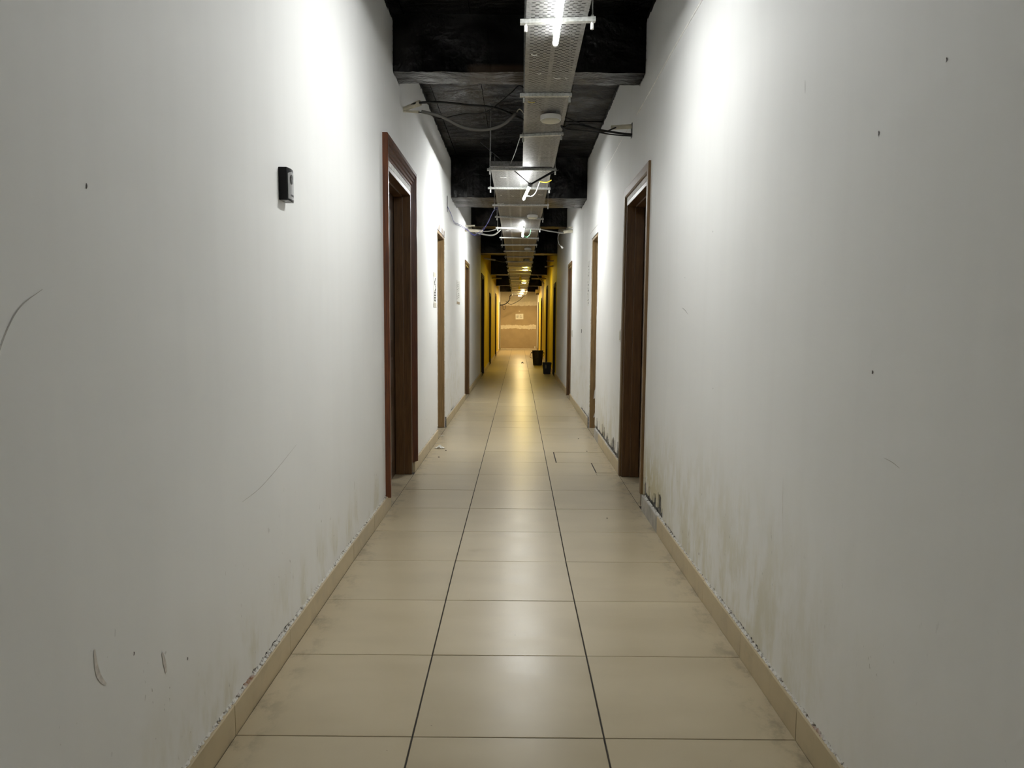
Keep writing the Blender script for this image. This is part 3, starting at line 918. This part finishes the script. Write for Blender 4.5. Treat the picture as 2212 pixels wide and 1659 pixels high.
puck(0.19, 26.9, True, 'glowing warm round lamp, second of the five lit', glow='warm_dim')
puck(0.17, 32.0, True, 'glowing warm round lamp, third of the five lit')
puck(0.13, 34.3, True, 'glowing warm round lamp, fourth of the five lit')
puck(0.06, 36.2, True, 'glowing warm round lamp, farthest of the five lit')
for i, (x, y) in enumerate([(0.06, 23.6), (0.03, 28.3)]):
    z = tz(y)-0.022
    rt = empty('bulb_holder', B(x, y, z)); tag(rt, ['unlit yellowish bulb in a holder hanging after the nearest warm lamp', 'unlit yellowish bulb in a holder hanging after the second warm lamp'][i], 'lamp', 'unlit hanging bulbs')
    m_ = MB(); m_.lathe([(0.03, 0.02), (0.03, -0.05), (0.022, -0.06)], 14); m_.build('lamp_holder', M['pale_tape'], rt)
    m_ = MB(); m_.lathe([(0.02, -0.06), (0.032, -0.085), (0.038, -0.115), (0.03, -0.145), (0.008, -0.155)], 14); m_.build('bulb', M['ywire'], rt, smooth=True)

# ------------------------------------------------------------------ pipe sleeves and cables
def pipe(p0, p1, r0, r1, label, mat_='cream_pl'):
    p0, p1 = Vector(p0), Vector(p1); c = p0
    d = (p1-p0).normalized()
    a = d.cross(Vector((0, 0, 1))).normalized(); b = d.cross(a)
    n = 16; m_ = MB(); vv = []; ff = []
    L = (p1-p0).length
    for (s, r) in ((-0.05, r0), (0, r0), (L, r1), (L, r1*0.86), (-0.02, r0*0.86)):
        for k in range(n):
            t = 2*math.pi*k/n
            vv.append(d*s + (a*math.cos(t)+b*math.sin(t))*r)
    for i in range(4):
        for k in range(n): ff.append((i*n+k, i*n+(k+1) % n, (i+1)*n+(k+1) % n, (i+1)*n+k))
    m_.add(vv, ff)
    o = m_.build('pipe_sleeve', M[mat_], loc=c)
    return tag(o, label, 'pipe')
def cable(pts, r, mat_, label, name='cable', cat='cable', n=8):
    c = Vector(pts[0])
    m_ = MB(); m_.tube([p-c for p in smoothpts(pts)], r, n)
    o = m_.build(name, M[mat_], loc=c, smooth=True)
    return tag(o, label, cat)
pipe(B(XL, 6.17, 2.905), B(-0.735, 6.10, 2.935), 0.016, 0.0215, 'short cream pipe sleeve beside the nearest left door, upper of two')
pipe(B(XL+0.02, 6.15, 2.885), B(-0.745, 6.10, 2.868), 0.008, 0.010, 'thin cream pipe stub beside the nearest left door, lower of two')
cable([B(-0.80,6.12,2.925), B(-0.739,6.1,2.936), B(-0.561,6.15,2.952), B(-0.383,6.2,2.948), B(-0.205,6.2,2.935), B(-0.08,6.25,2.91), B(0.06,6.3,2.86)], 0.0085, 'cable', 'thick black cable crossing from left wall pipe to the narrow tray')
cable([B(-0.725,6.1,2.872), B(-0.579,6.15,2.848), B(-0.418,6.2,2.783), B(-0.258,6.2,2.765), B(-0.115,6.2,2.801), B(-0.005,6.2,2.892)], 0.0125, 'conduit', 'sagging grey conduit left of the narrow tray', 'conduit', 'conduit')
cable([B(-0.012,6.2,2.884), B(0.02,6.2,2.92), B(0.075,6.2,2.856)], 0.004, 'cream_pl', 'short pale wire leaving the sagging conduit towards the tray', 'wire', 'wire')
cable([B(-0.76,6.1,2.868), B(-0.68,6.12,2.862), B(-0.615,6.18,2.843), B(-0.561,6.2,2.85), B(-0.418,6.2,2.879), B(-0.258,6.2,2.89), B(-0.151,6.2,2.956), B(-0.045,6.2,3.043), B(0.036,6.2,3.088), B(0.2,6.2,2.90)], 0.004, 'cable', 'thin black wire looping up to the narrow tray from the left wall', 'wire', 'wire')
pipe(B(XR, 6.30, 2.822), B(0.735, 6.28, 2.806), 0.017, 0.017, 'cream pipe sleeve in the right wall above the nearest door')
cable([B(0.33,6.15,2.862), B(0.40,6.2,2.85), B(0.474,6.2,2.82), B(0.60,6.22,2.787), B(0.672,6.24,2.764), B(0.77,6.26,2.803)], 0.005, 'cable', 'thin black cable from tray to right wall pipe, topmost of three')
cable([B(0.33,6.2,2.84), B(0.352,6.2,2.783), B(0.403,6.2,2.803), B(0.474,6.2,2.803), B(0.618,6.22,2.777), B(0.815,6.26,2.758), B(0.90,6.28,2.755)], 0.0085, 'cable', 'thick black cable from tray to right wall, middle of three')
cable([B(0.34,6.24,2.83), B(0.38,6.22,2.778), B(0.475,6.22,2.770), B(0.618,6.24,2.762), B(0.75,6.26,2.748), B(0.90,6.30,2.748)], 0.005, 'cable', 'thin black cable from tray to right wall, lowest of three')
m_ = MB(); m_.box(XR-0.004+g(6.3), XR+0.004+g(6.3), 6.275, 6.325, 2.735, 2.845)
tag(m_.build('wall_slot_cover', M['dark_grey']), 'dark upright plate on the right wall behind the pipe sleeve', 'wall plate')
m_ = MB(); m_.box(XL-0.004+g(9.8), XL+0.004+g(9.8), 9.77, 9.84, 2.64, 2.83)
tag(m_.build('wall_slot', M['dark_grey']), 'dark upright slot in the left wall with wires coming out', 'wall slot')
w1 = [B(-0.865,9.80,2.70), B(-0.85,10.1,2.66), B(-0.85,10.6,2.62), B(-0.84,11.6,2.70), B(-0.80,12.6,2.745), B(-0.76,12.9,2.72), B(-0.70,13.0,2.70), B(-0.62,12.9,2.71), B(-0.52,12.6,2.79), B(-0.42,12.0,2.87), B(-0.33,11.4,2.91), B(-0.24,10.9,2.86)]
w2 = [B(-0.862,9.82,2.69), B(-0.848,10.15,2.645), B(-0.845,10.6,2.60), B(-0.835,11.6,2.68), B(-0.79,12.6,2.73), B(-0.72,12.95,2.71), B(-0.64,12.95,2.75), B(-0.54,12.7,2.80), B(-0.45,12.2,2.83), B(-0.35,11.5,2.89), B(-0.24,11.0,2.855)]
cable(w1, 0.0034, 'blue', 'blue wire strung from left wall slot to the wide tray, upper strand', 'wire', 'wire', 6)
cable(w2, 0.0034, 'blue', 'blue wire strung from left wall slot to the wide tray, lower strand', 'wire', 'wire', 6)
pipe(B(XL, 13.0, 2.79), B(-0.578, 12.98, 2.772), 0.024, 0.024, 'long cream pipe sticking out over the third left door')
pipe(B(XL, 13.12, 2.875), B(-0.715, 13.1, 2.875), 0.013, 0.013, 'thin cream pipe stub just above the long left pipe')
cable([B(-0.70,13.0,2.752), B(-0.62,13.0,2.733), B(-0.464,13.0,2.708), B(-0.373,13.0,2.728), B(-0.30,13.0,2.79), B(-0.22,13.05,2.86)], 0.013, 'conduit', 'grey conduit sagging from the long left pipe to the wide tray', 'conduit', 'conduit')
cable([B(-0.60,13.0,2.77), B(-0.48,13.0,2.775), B(-0.38,13.0,2.80), B(-0.29,13.02,2.83), B(-0.2,13.05,2.86)], 0.008, 'conduit', 'thin grey cable above the sagging conduit by the long left pipe')
pipe(B(XR, 13.1, 2.80), B(0.751, 13.08, 2.778), 0.026, 0.026, 'cream pipe sleeve in the right wall over the third door')
pipe(B(XR, 13.15, 2.862), B(0.835, 13.15, 2.862), 0.010, 0.010, 'small cream pipe stub above the third right door sleeve')
cable([B(0.80,13.1,2.775), B(0.728,13.1,2.763), B(0.614,13.0,2.768), B(0.462,13.0,2.791), B(0.36,13.0,2.82), B(0.30,13.0,2.86)], 0.010, 'conduit', 'grey conduit from right wall sleeve to the wide tray', 'conduit', 'conduit')
rt = empty('hanging_plug', B(0.74, 13.6, 2.58)); tag(rt, 'white cable end hanging by the right wall beyond the third sleeve', 'plug')
m_ = MB(); m_.tube([(0.03,0,-0.02), (0.0,0,0.02)], [0.018, 0.013], 10); m_.build('plug_body', M['white_pl'], rt, smooth=True)
m_ = MB(); m_.tube(smoothpts([(0.0,0,0.02), (-0.04,0,0.06), (-0.06,-0.1,0.17), (-0.03,-0.3,0.215), (0.02,-0.52,0.205)]), 0.006, 6); m_.build('plug_cord', M['conduit'], rt, smooth=True)
# wires on the narrow tray end
cable([B(0.03,6.55,2.81), B(-0.02,7.2,2.81), B(-0.07,7.82,2.83)], 0.0035, 'wire_rope', 'slanting steel stay between the narrow and the wide tray', 'stay_wire', 'wire', 6)
# far pipes and cables
pipe(B(XR, 20.1, 2.855), B(0.72, 20.0, 2.842), 0.018, 0.018, 'upper dull pipe from the right yellow wall above first bin', 'pale_tape')
pipe(B(XR, 20.3, 2.745), B(0.68, 20.0, 2.70), 0.020, 0.020, 'lower dull pipe from the right yellow wall above first bin', 'pale_tape')
pipe(B(XL, 20.0, 2.90), B(-0.58, 20.0, 2.856), 0.022, 0.022, 'dull pipe from the left yellow wall above the tall dark door', 'pale_tape')
cable([B(-0.60,20,2.857), B(-0.48,20,2.825), B(-0.35,20,2.815), B(-0.24,20,2.86)], 0.010, 'conduit', 'thin dark cable from left yellow wall pipe to the tray')
pipe(B(XL, 25.7, 2.72), B(-0.55, 25.7, 2.72), 0.022, 0.022, 'dull pipe crossing under the beam at left, deep in the yellow stretch', 'pale_tape')
pipe(B(XR, 25.7, 2.72), B(0.42, 25.7, 2.72), 0.022, 0.022, 'dull pipe crossing under the beam at right, deep in the yellow stretch', 'pale_tape')
cable([B(0.62,25.6,2.80), B(0.72,25.5,2.67), B(0.82,25.3,2.55)], 0.018, 'tape', 'slanting brown brace at the right wall before the large bucket', 'brace', 'brace')
pe = [B(-0.27,36.9,2.62), B(-0.40,36.85,2.52), B(-0.42,36.8,2.36), B(-0.55,36.8,2.20), B(-0.70,36.8,2.12), B(-0.86,36.8,2.10)]
cable(pe, 0.022, 'cable', 'thick black cable drooping from tray end to the left wall')
cable([B(0.30,36.9,2.56), B(0.19,36.8,2.47), B(0.0,36.8,2.30), B(-0.30,36.8,2.15), B(-0.42,36.8,2.15), B(-0.52,36.8,2.22), B(-0.60,36.8,2.28)], 0.012, 'cable', 'thin dark cable drooping from the tray end across the drywall')
cable([B(-0.64,37.0,2.13), B(-0.62,37.0,1.98), B(-0.66,37.0,1.90), B(-0.73,37.0,1.92), B(-0.74,37.0,2.05), B(-0.80,37.0,2.10), B(-0.872,37.0,2.11)], 0.009, 'cable', 'small dangling wire loop beside the left edge of the drywall', 'wire', 'wire')
rt = empty('junction_box', B(0.82, 34.0, 2.55)); tag(rt, 'cream box on a bracket high at the right wall near the far end', 'box')
m_ = MB(); m_.box(-0.09, 0.06, -0.1, 0.1, 0.0, 0.16); m_.build('box_body', M['cream'], rt)
m_ = MB(); m_.box(-0.06, 0.06, -0.08, 0.08, -0.05, -0.002); m_.build('box_foot', M['leaf'], rt)
m_ = MB(); m_.box(0.06, 0.076, -0.06, 0.06, 0.0, 0.22); m_.build('bracket', M['galv_bar'], rt)

# ------------------------------------------------------------------ wall device (left)
ya, yb, za, zb_ = 2.940, 3.026, 1.731, 1.850
yc = (ya+yb)/2
rt = empty('fingerprint_reader', (XL, yc, za)); tag(rt, 'black fingerprint reader with grey face fixed to the left wall', 'access device')
W2, HH, D = (yb-ya)/2, zb_-za, 0.037
m_ = MB()
ng = 8; vv = []; ff = []
# housing with gently bowed front
prof = []
for i in range(ng+1):
    t = -1+2*i/ng
    prof.append((D - 0.006*t*t, W2*t))
ring = [(0.0, -W2)] + prof + [(0.0, W2)]
for z in (0.0, HH):
    for (x, y) in ring: vv.append((x, y, z))
nr = len(ring)
ff = [(i, (i+1) % nr, nr+(i+1) % nr, nr+i) for i in range(nr)] + [tuple(range(nr-1, -1, -1)), tuple(range(nr, 2*nr))]
m_.add(vv, ff); body = m_.build('housing', M['black_pl'], rt, bevel=0.002)
def bowed(z0, z1, y0, y1, off, mat_, name, round_top=0.0, nseg=10):
    m_ = MB(); vv = []; ff = []
    for i in range(nseg+1):
        y = y0+(y1-y0)*i/nseg; t = y/W2
        x = D - 0.006*t*t + off
        tt = -1+2*i/nseg
        zt = z1 - round_top*tt*tt
        vv += [(x, y, z0), (x, y, zt), (x-off-0.001, y, z0), (x-off-0.001, y, zt)]
        if i:
            o = 4*(i-1)
            ff += [(o, o+4, o+5, o+1), (o+2, o, o+4, o+6), (o+1, o+5, o+7, o+3)]
    ff += [(0,1,3,2), (4*nseg, 4*nseg+2, 4*nseg+3, 4*nseg+1)]
    m_.add(vv, ff); return m_.build(name, mat_, body)
bowed(0.006, HH-0.012, -W2+0.006, W2-0.006, 0.0015, M['grey_pl'], 'face_plate', 0.010)
# round sensor window
m_ = MB(); vv = []; n = 20
for k in range(n):
    t = 2*math.pi*k/n
    yy = 0.015*math.cos(t)-0.008; zz = HH*0.66+0.018*math.sin(t); vv.append((D-0.006*(yy/W2)**2+0.0028, yy, zz))
vv2 = [(x-0.003, y, z) for x, y, z in vv]
m_.add(vv+vv2, [tuple(range(n))]+[(k, (k+1) % n, n+(k+1) % n, n+k) for k in range(n)]); m_.build('sensor_window', M['sensor'], body)
for i in range(5):
    y = -0.014+0.007*i
    m_ = MB(); x = D-0.006*(y/W2)**2+0.0017
    m_.box(x-0.001, x+0.0004, y-0.0024, y+0.0024, 0.017, 0.024); m_.build('printed_mark', M['dark_grey'], body)
m_ = MB(); m_.box(0.010, 0.020, -0.012, 0.006, -0.0008, 0.001); m_.build('port', M['sensor'], body)
m_ = MB(); m_.box(0.004, D-0.004, -W2+0.004, W2-0.004, -0.0006, 0.0004); m_.build('base_plate', M['grey_pl'], body)

# ------------------------------------------------------------------ light switches
def switch(side, y, z, w, h, label):
    X = XL if side < 0 else XR
    rt = empty('light_switch', (X+g(y), y, z), -BEND); tag(rt, label, 'switch')
    m_ = MB(); m_.box(*sorted((side*0.001, -side*0.010)), -w/2, w/2, -h/2, h/2); m_.build('switch_plate', M['white_pl'], rt, bevel=0.002)
    m_ = MB(); m_.box(*sorted((-side*0.009, -side*0.0135)), -w*0.22, w*0.22, -h*0.36, h*0.36); m_.build('rocker', M['cream_pl'], rt)
switch(1, 6.68, 1.18, 0.085, 0.105, 'white light switch on the right wall beyond the nearest door')
switch(-1, 6.76, 1.20, 0.075, 0.115, 'white light switch on the left wall beyond the nearest door')
switch(1, 12.74, 1.115, 0.085, 0.11, 'white light switch on the right wall before the third door')
m_ = MB(); m_.box(XR-0.001+g(10.9), XR+0.01+g(10.9), 10.86, 10.95, 1.15, 1.20)
tag(m_.build('socket_hole', M['dark_grey']), 'small dark socket hole in the right wall between second and third doors', 'socket')

# ------------------------------------------------------------------ notices on the walls
def sheet(side, y0, y1, z0, z1, label, mat_='paper', cat='notice'):
    X = XL+0.0025 if side < 0 else XR-0.0025
    yc = (y0+y1)/2
    rt = empty('paper_notice', (X+g(yc), yc, z0), -BEND); tag(rt, label, cat)
    m_ = MB(); m_.box(*sorted((side*0.0012, 0)), y0-yc, y1-yc, 0, z1-z0); m_.build('sheet', M[mat_], rt)
    return rt, yc, X
def mark(rt, side, y0, y1, z0, z1, mat_='ink', name='printed_mark'):
    m_ = MB(); m_.box(*sorted((-side*0.0002, -side*0.0010)), y0, y1, z0, z1); m_.build(name, M[mat_], rt)
rt, yc, X = sheet(-1, 8.22, 8.47, 1.46, 1.80, 'white poster with black script taped beside the second left door')
rngp = random.Random(2)
for i in range(9):
    z = 0.15+0.016*i
    y = 0.03+0.05*math.sin(i*0.9)
    w = 0.018+0.03*rngp.random()
    mark(rt, -1, y-w, y+w, z, z+0.013, name='script_stroke')
for z in (0.045, 0.10):
    for (a_, b_, c_, d_) in ((-0.06,0.085,0.0,0.012),(-0.06,0.085,0.033,0.045),(-0.06,-0.025,0.012,0.033),(0.05,0.085,0.012,0.033)):
        mark(rt, -1, a_, b_, z+c_, z+d_, name='icon_bar')
mark(rt, -1, -0.13, 0.13, -0.02, 0.03, 'pale_tape', 'tape_strip'); mark(rt, -1, -0.13, 0.08, 0.30, 0.345, 'pale_tape', 'tape_strip')
rt, yc, X = sheet(-1, 11.25, 11.86, 1.55, 1.89, 'pale handwritten sheet taped to the left wall between second and third doors')
for i in range(10):
    z = 0.07+0.026*i
    for j in range(4):
        if rngp.random() < 0.75:
            y = -0.24+0.12*j+rngp.uniform(-0.02, 0.02)
            mark(rt, -1, y, y+rngp.uniform(0.03, 0.08), z, z+0.010, 'grey_ink', 'handwriting')
mark(rt, -1, -0.27, 0.27, 0.0, 0.035, 'tape', 'tape_strip')
rt, yc, X = sheet(1, 9.80, 10.06, 1.50, 2.06, 'faded paper strip stuck to the right wall beyond the second door', 'plaster')
for i in range(13):
    z = 0.03+0.038*i
    for j in range(2):
        y = -0.06+0.07*j+rngp.uniform(-0.02, 0.02)
        if rngp.random() < 0.8 - 0.03*i: mark(rt, 1, y, y+rngp.uniform(0.02, 0.06), z, z+rngp.uniform(0.01, 0.024), 'ink' if i < 7 else 'grey_ink', 'faded_print')
rt = empty('paper_notice', (0.055+GE, YE-0.0125, 1.44)); tag(rt, 'white paper notice pinned to the far drywall partition', 'notice')
m_ = MB(); m_.add([(-0.19,0,0.0),(0.185,0,0.012),(0.18,0,0.275),(-0.195,0,0.265),(-0.19,-0.002,0.0),(0.185,-0.002,0.012),(0.18,-0.002,0.275),(-0.195,-0.002,0.265)],
    [(4,5,6,7),(0,1,5,4),(1,2,6,5),(2,3,7,6),(3,0,4,7)]); m_.build('sheet', M['paper'], rt)
for (x0, x1, z0) in ((-0.15,-0.03,0.20),(0.03,0.08,0.20),(-0.15,-0.05,0.13),(0.03,0.09,0.15),(-0.15,-0.06,0.07),(0.02,0.12,0.07)):
    m_ = MB(); m_.box(x0, x1, -0.0035, -0.002, z0, z0+0.022); m_.build('printed_line', M['grey_ink'], rt)
m_ = MB(); m_.box(0.01+GE, 0.08+GE, YE-0.015, YE-0.012, 1.82, 1.86); tag(m_.build('tape_scrap', M['compound']), 'small pale scrap stuck on the drywall above the notice', 'scrap')

# ------------------------------------------------------------------ bins and litter
def bin_(x, y, h, rt_, rb, label, square, handles):
    rt = empty('waste_bin' if square else 'bucket', B(x, y, 0)); tag(rt, label, 'bin')
    n = 4 if square else 28
    m_ = MB(); th = 0.004
    prof = [(rb, 0.001), (rt_*0.985, h-0.03), (rt_, h-0.03), (rt_*1.02, h), (rt_*0.98-th, h), (rt_*0.98-th, h-0.03), (rb-th, 0.01)]
    vv = []; ff = []
    for (r, z) in prof:
        for k in range(n):
            a_ = 2*math.pi*(k+0.5)/n
            s = math.sqrt(2) if square else 1.0
            vv.append((r*s*math.cos(a_), r*s*math.sin(a_), z))
    for i in range(len(prof)-1):
        for k in range(n): ff.append((i*n+k, i*n+(k+1) % n, (i+1)*n+(k+1) % n, (i+1)*n+k))
    ff.append(tuple(range(n-1, -1, -1))); ff.append(tuple((len(prof)-1)*n+k for k in range(n)))
    m_.add(vv, ff); m_.build('bin_body' if square else 'bucket_body', M['bin_pl'], rt, bevel=0.006 if square else 0.0)
    if handles:
        for sg in (-1, 1):
            m_ = MB(); m_.box(*sorted((sg*rt_*0.95, sg*(rt_+0.035))), -0.03, 0.03, h-0.085, h-0.06); m_.build('lug', M['bin_pl'], rt)
        m_ = MB(); m_.tube(smoothpts([(-rt_-0.03, 0, h-0.08), (-rt_-0.06, -0.02, h-0.2), (-rt_*0.9, -0.16, h-0.225), (0, -rt_-0.02, h-0.21), (rt_*0.9, -0.16, h-0.17), (rt_+0.04, -0.02, h-0.10), (rt_+0.03, 0, h-0.08)]), 0.005, 6)
        m_.build('bail_handle', M['cable'], rt, smooth=True)
    return rt
bin_(0.605, 23.85, 0.445, 0.172, 0.135, 'large black bucket with handle by the right yellow wall', False, True)
b2 = bin_(0.745, 19.78, 0.285, 0.112, 0.088, 'small square black waste bin beside the right dark door', True, False)
m_ = MB(); m_.add([(-0.055,-0.111,0.14),(-0.012,-0.111,0.14),(-0.012,-0.1165,0.235),(-0.055,-0.1165,0.235)], [(0,1,2,3)]); m_.build('sticker', M['sticker'], b2)
def crumple(x, y, s, label, mat_='paper', seed=1, h=0.3):
    rng = random.Random(seed); m_ = MB(); n = 7; vv = []; ff = []
    for i in range(n):
        for j in range(n):
            vv.append(((i/(n-1)-0.5)*s*2+rng.uniform(-.1,.1)*s, (j/(n-1)-0.5)*s*1.2+rng.uniform(-.15,.15)*s, 0.002+abs(rng.gauss(0, 1))*s*h*(1-abs(i/(n-1)-0.5)*1.6)))
    for i in range(n-1):
        for j in range(n-1):
            if (i, j) in ((0,0),(0,5),(5,5),(0,4)): continue
            ff.append((i*n+j, (i+1)*n+j, (i+1)*n+j+1, i*n+j+1))
    m_.add(vv, ff)
    o = m_.build('crumpled_tissue' if mat_ == 'paper' else 'dark_scrap', M[mat_], loc=B(x, y, 0)); tag(o, label, 'litter')
crumple(-0.775, 7.89, 0.052, 'crumpled white tissue on the floor by the left skirting', seed=3)
crumple(-0.835, 8.74, 0.024, 'small white paper scrap on the second left door threshold', seed=4)
crumple(0.15, 24.75, 0.045, 'small dark scrap on the floor in the yellow-lit stretch', 'ink', 5, 0.6)
# loose dust crumbs
for i, (x, y, s) in enumerate([(-0.70,7.75,0.018),(-0.73,7.35,0.02),(0.62,5.05,0.008),(0.70,8.6,0.014),(0.72,7.75,0.012)]):
    m_ = MB(); m_.lathe([(s*0.55, 0.0005), (s*0.3, 0.005)], 5); o = m_.build('dirt_crumb', M['speck'], loc=B(x, y, 0))
    tag(o, ['dark crumb beside the crumpled tissue on the floor','dark crumb nearer the viewer than the crumpled tissue','tiny dark crumb on a tile left of the damp right corner',
            'tiny dark crumb on the floor by the second right door','dark crumb on the floor beside the cut floor patch'][i], 'litter')

# ------------------------------------------------------------------ marks on the walls (flat scratches, scuffs, specks)
def ribbon(side, pts, w, mat_, name, par):
    X = XL+0.0012 if side < 0 else XR-0.0012
    P = smoothpts([(0, y, z) for y, z in pts], 5); vv = []; ff = []
    for i, p in enumerate(P):
        t = (P[min(i+1, len(P)-1)]-P[max(i-1, 0)]).normalized()
        n_ = Vector((0, -t.z, t.y))
        ww = w*(0.35+0.65*math.sin(math.pi*(i+0.3)/(len(P)-0.4)))
        for sg in (-1, 1):
            q = p+n_*sg*ww/2; vv.append(B(X, q.y, q.z))
        if i: ff.append((2*i-2, 2*i-1, 2*i+1, 2*i))
    m_ = MB(); m_.add(vv, ff); m_.build(name, M[mat_], par)
ribbon(-1, [(3.098,0.791),(2.847,0.744),(2.633,0.712),(2.458,0.704)], 0.0022, 'scratch', 'scratch_mark', wl)
ribbon(-1, [(1.45,1.34),(1.386,1.309),(1.344,1.268),(1.30,1.20)], 0.0022, 'scratch', 'scratch_mark', wl)
ribbon(-1, [(1.562,0.60),(1.566,0.56),(1.578,0.53),(1.60,0.505)], 0.014, 'smudge', 'scuff_mark', wl)
ribbon(-1, [(1.865,0.46),(1.875,0.43),(1.882,0.40)], 0.014, 'smudge', 'scuff_mark', wl)
for (y, z, l, w) in ((1.724,0.524,0.009,0.004),(2.009,0.384,0.008,0.004),(2.721,0.549,0.02,0.003),(3.393,0.285,0.05,0.004),(4.207,0.412,0.05,0.005),(1.618,1.561,0.012,0.004),(8.05,2.4,0.02,0.008),(9.2,2.75,0.03,0.01)):
    ribbon(-1, [(y,z),(y+0.002,z-l/2),(y-0.001,z-l)], w, 'speck' if l < 0.015 else 'scratch', 'wall_speck', wl)
for (y, z, l, w) in ((1.695,1.842,0.010,0.004),(1.99,1.763,0.012,0.005),(1.952,1.172,0.008,0.006),(3.657,0.190,0.010,0.008),(3.597,1.705,0.006,0.003),(4.154,1.53,0.006,0.003),(3.5,1.0,0.006,0.003)):
    ribbon(1, [(y,z),(y-0.003,z-l/2),(y,z-l)], w, 'speck', 'wall_speck', wr)
ribbon(1, [(1.865,0.966),(1.82,0.962),(1.786,0.955)], 0.002, 'scratch', 'scratch_mark', wr)
ribbon(1, [(2.55,0.78),(2.545,0.70),(2.53,0.599)], 0.0022, 'smudge', 'scratch_mark', wr)
ribbon(1, [(2.512,2.04),(2.51,2.02),(2.507,2.0)], 0.002, 'speck', 'scratch_mark', wr)
ribbon(1, [(4.2,1.37),(4.13,1.357),(4.05,1.335)], 0.002, 'speck', 'scratch_mark', wr)
# long plaster ridge high on the right wall, and the upright crack by the second door
m_ = MB(); m_.tube([B(XR-0.0005, y, 2.845+0.004*math.sin(y*3)) for y in [3.6+0.09*i for i in range(28)]], 0.006, 6); m_.build('plaster_ridge', M['plaster'], wr)
m_ = MB(); m_.tube([B(XR-0.0005, y, 2.855+0.004*math.sin(y*3)) for y in [6.5+0.1*i for i in range(20)]], 0.003, 6); m_.build('plaster_ridge', M['plaster'], wr)
ribbon(1, [(10.86,3.1),(10.84,2.6),(10.87,1.9),(10.86,1.2),(10.9,0.5)], 0.012, 'scratch', 'crack', wr)
ribbon(1, [(11.02,2.9),(11.03,2.3),(11.0,1.6)], 0.010, 'scratch', 'crack', wr)
ribbon(1, [(9.85,2.38),(9.3,2.385),(8.78,2.38)], 0.008, 'scratch', 'crack', wr)
ribbon(-1, [(8.40,2.55),(8.41,2.35),(8.40,2.1)], 0.012, 'scratch', 'crack', wl)
ribbon(-1, [(9.62,2.2),(9.63,1.5),(9.6,0.8)], 0.010, 'scratch', 'crack', wl)
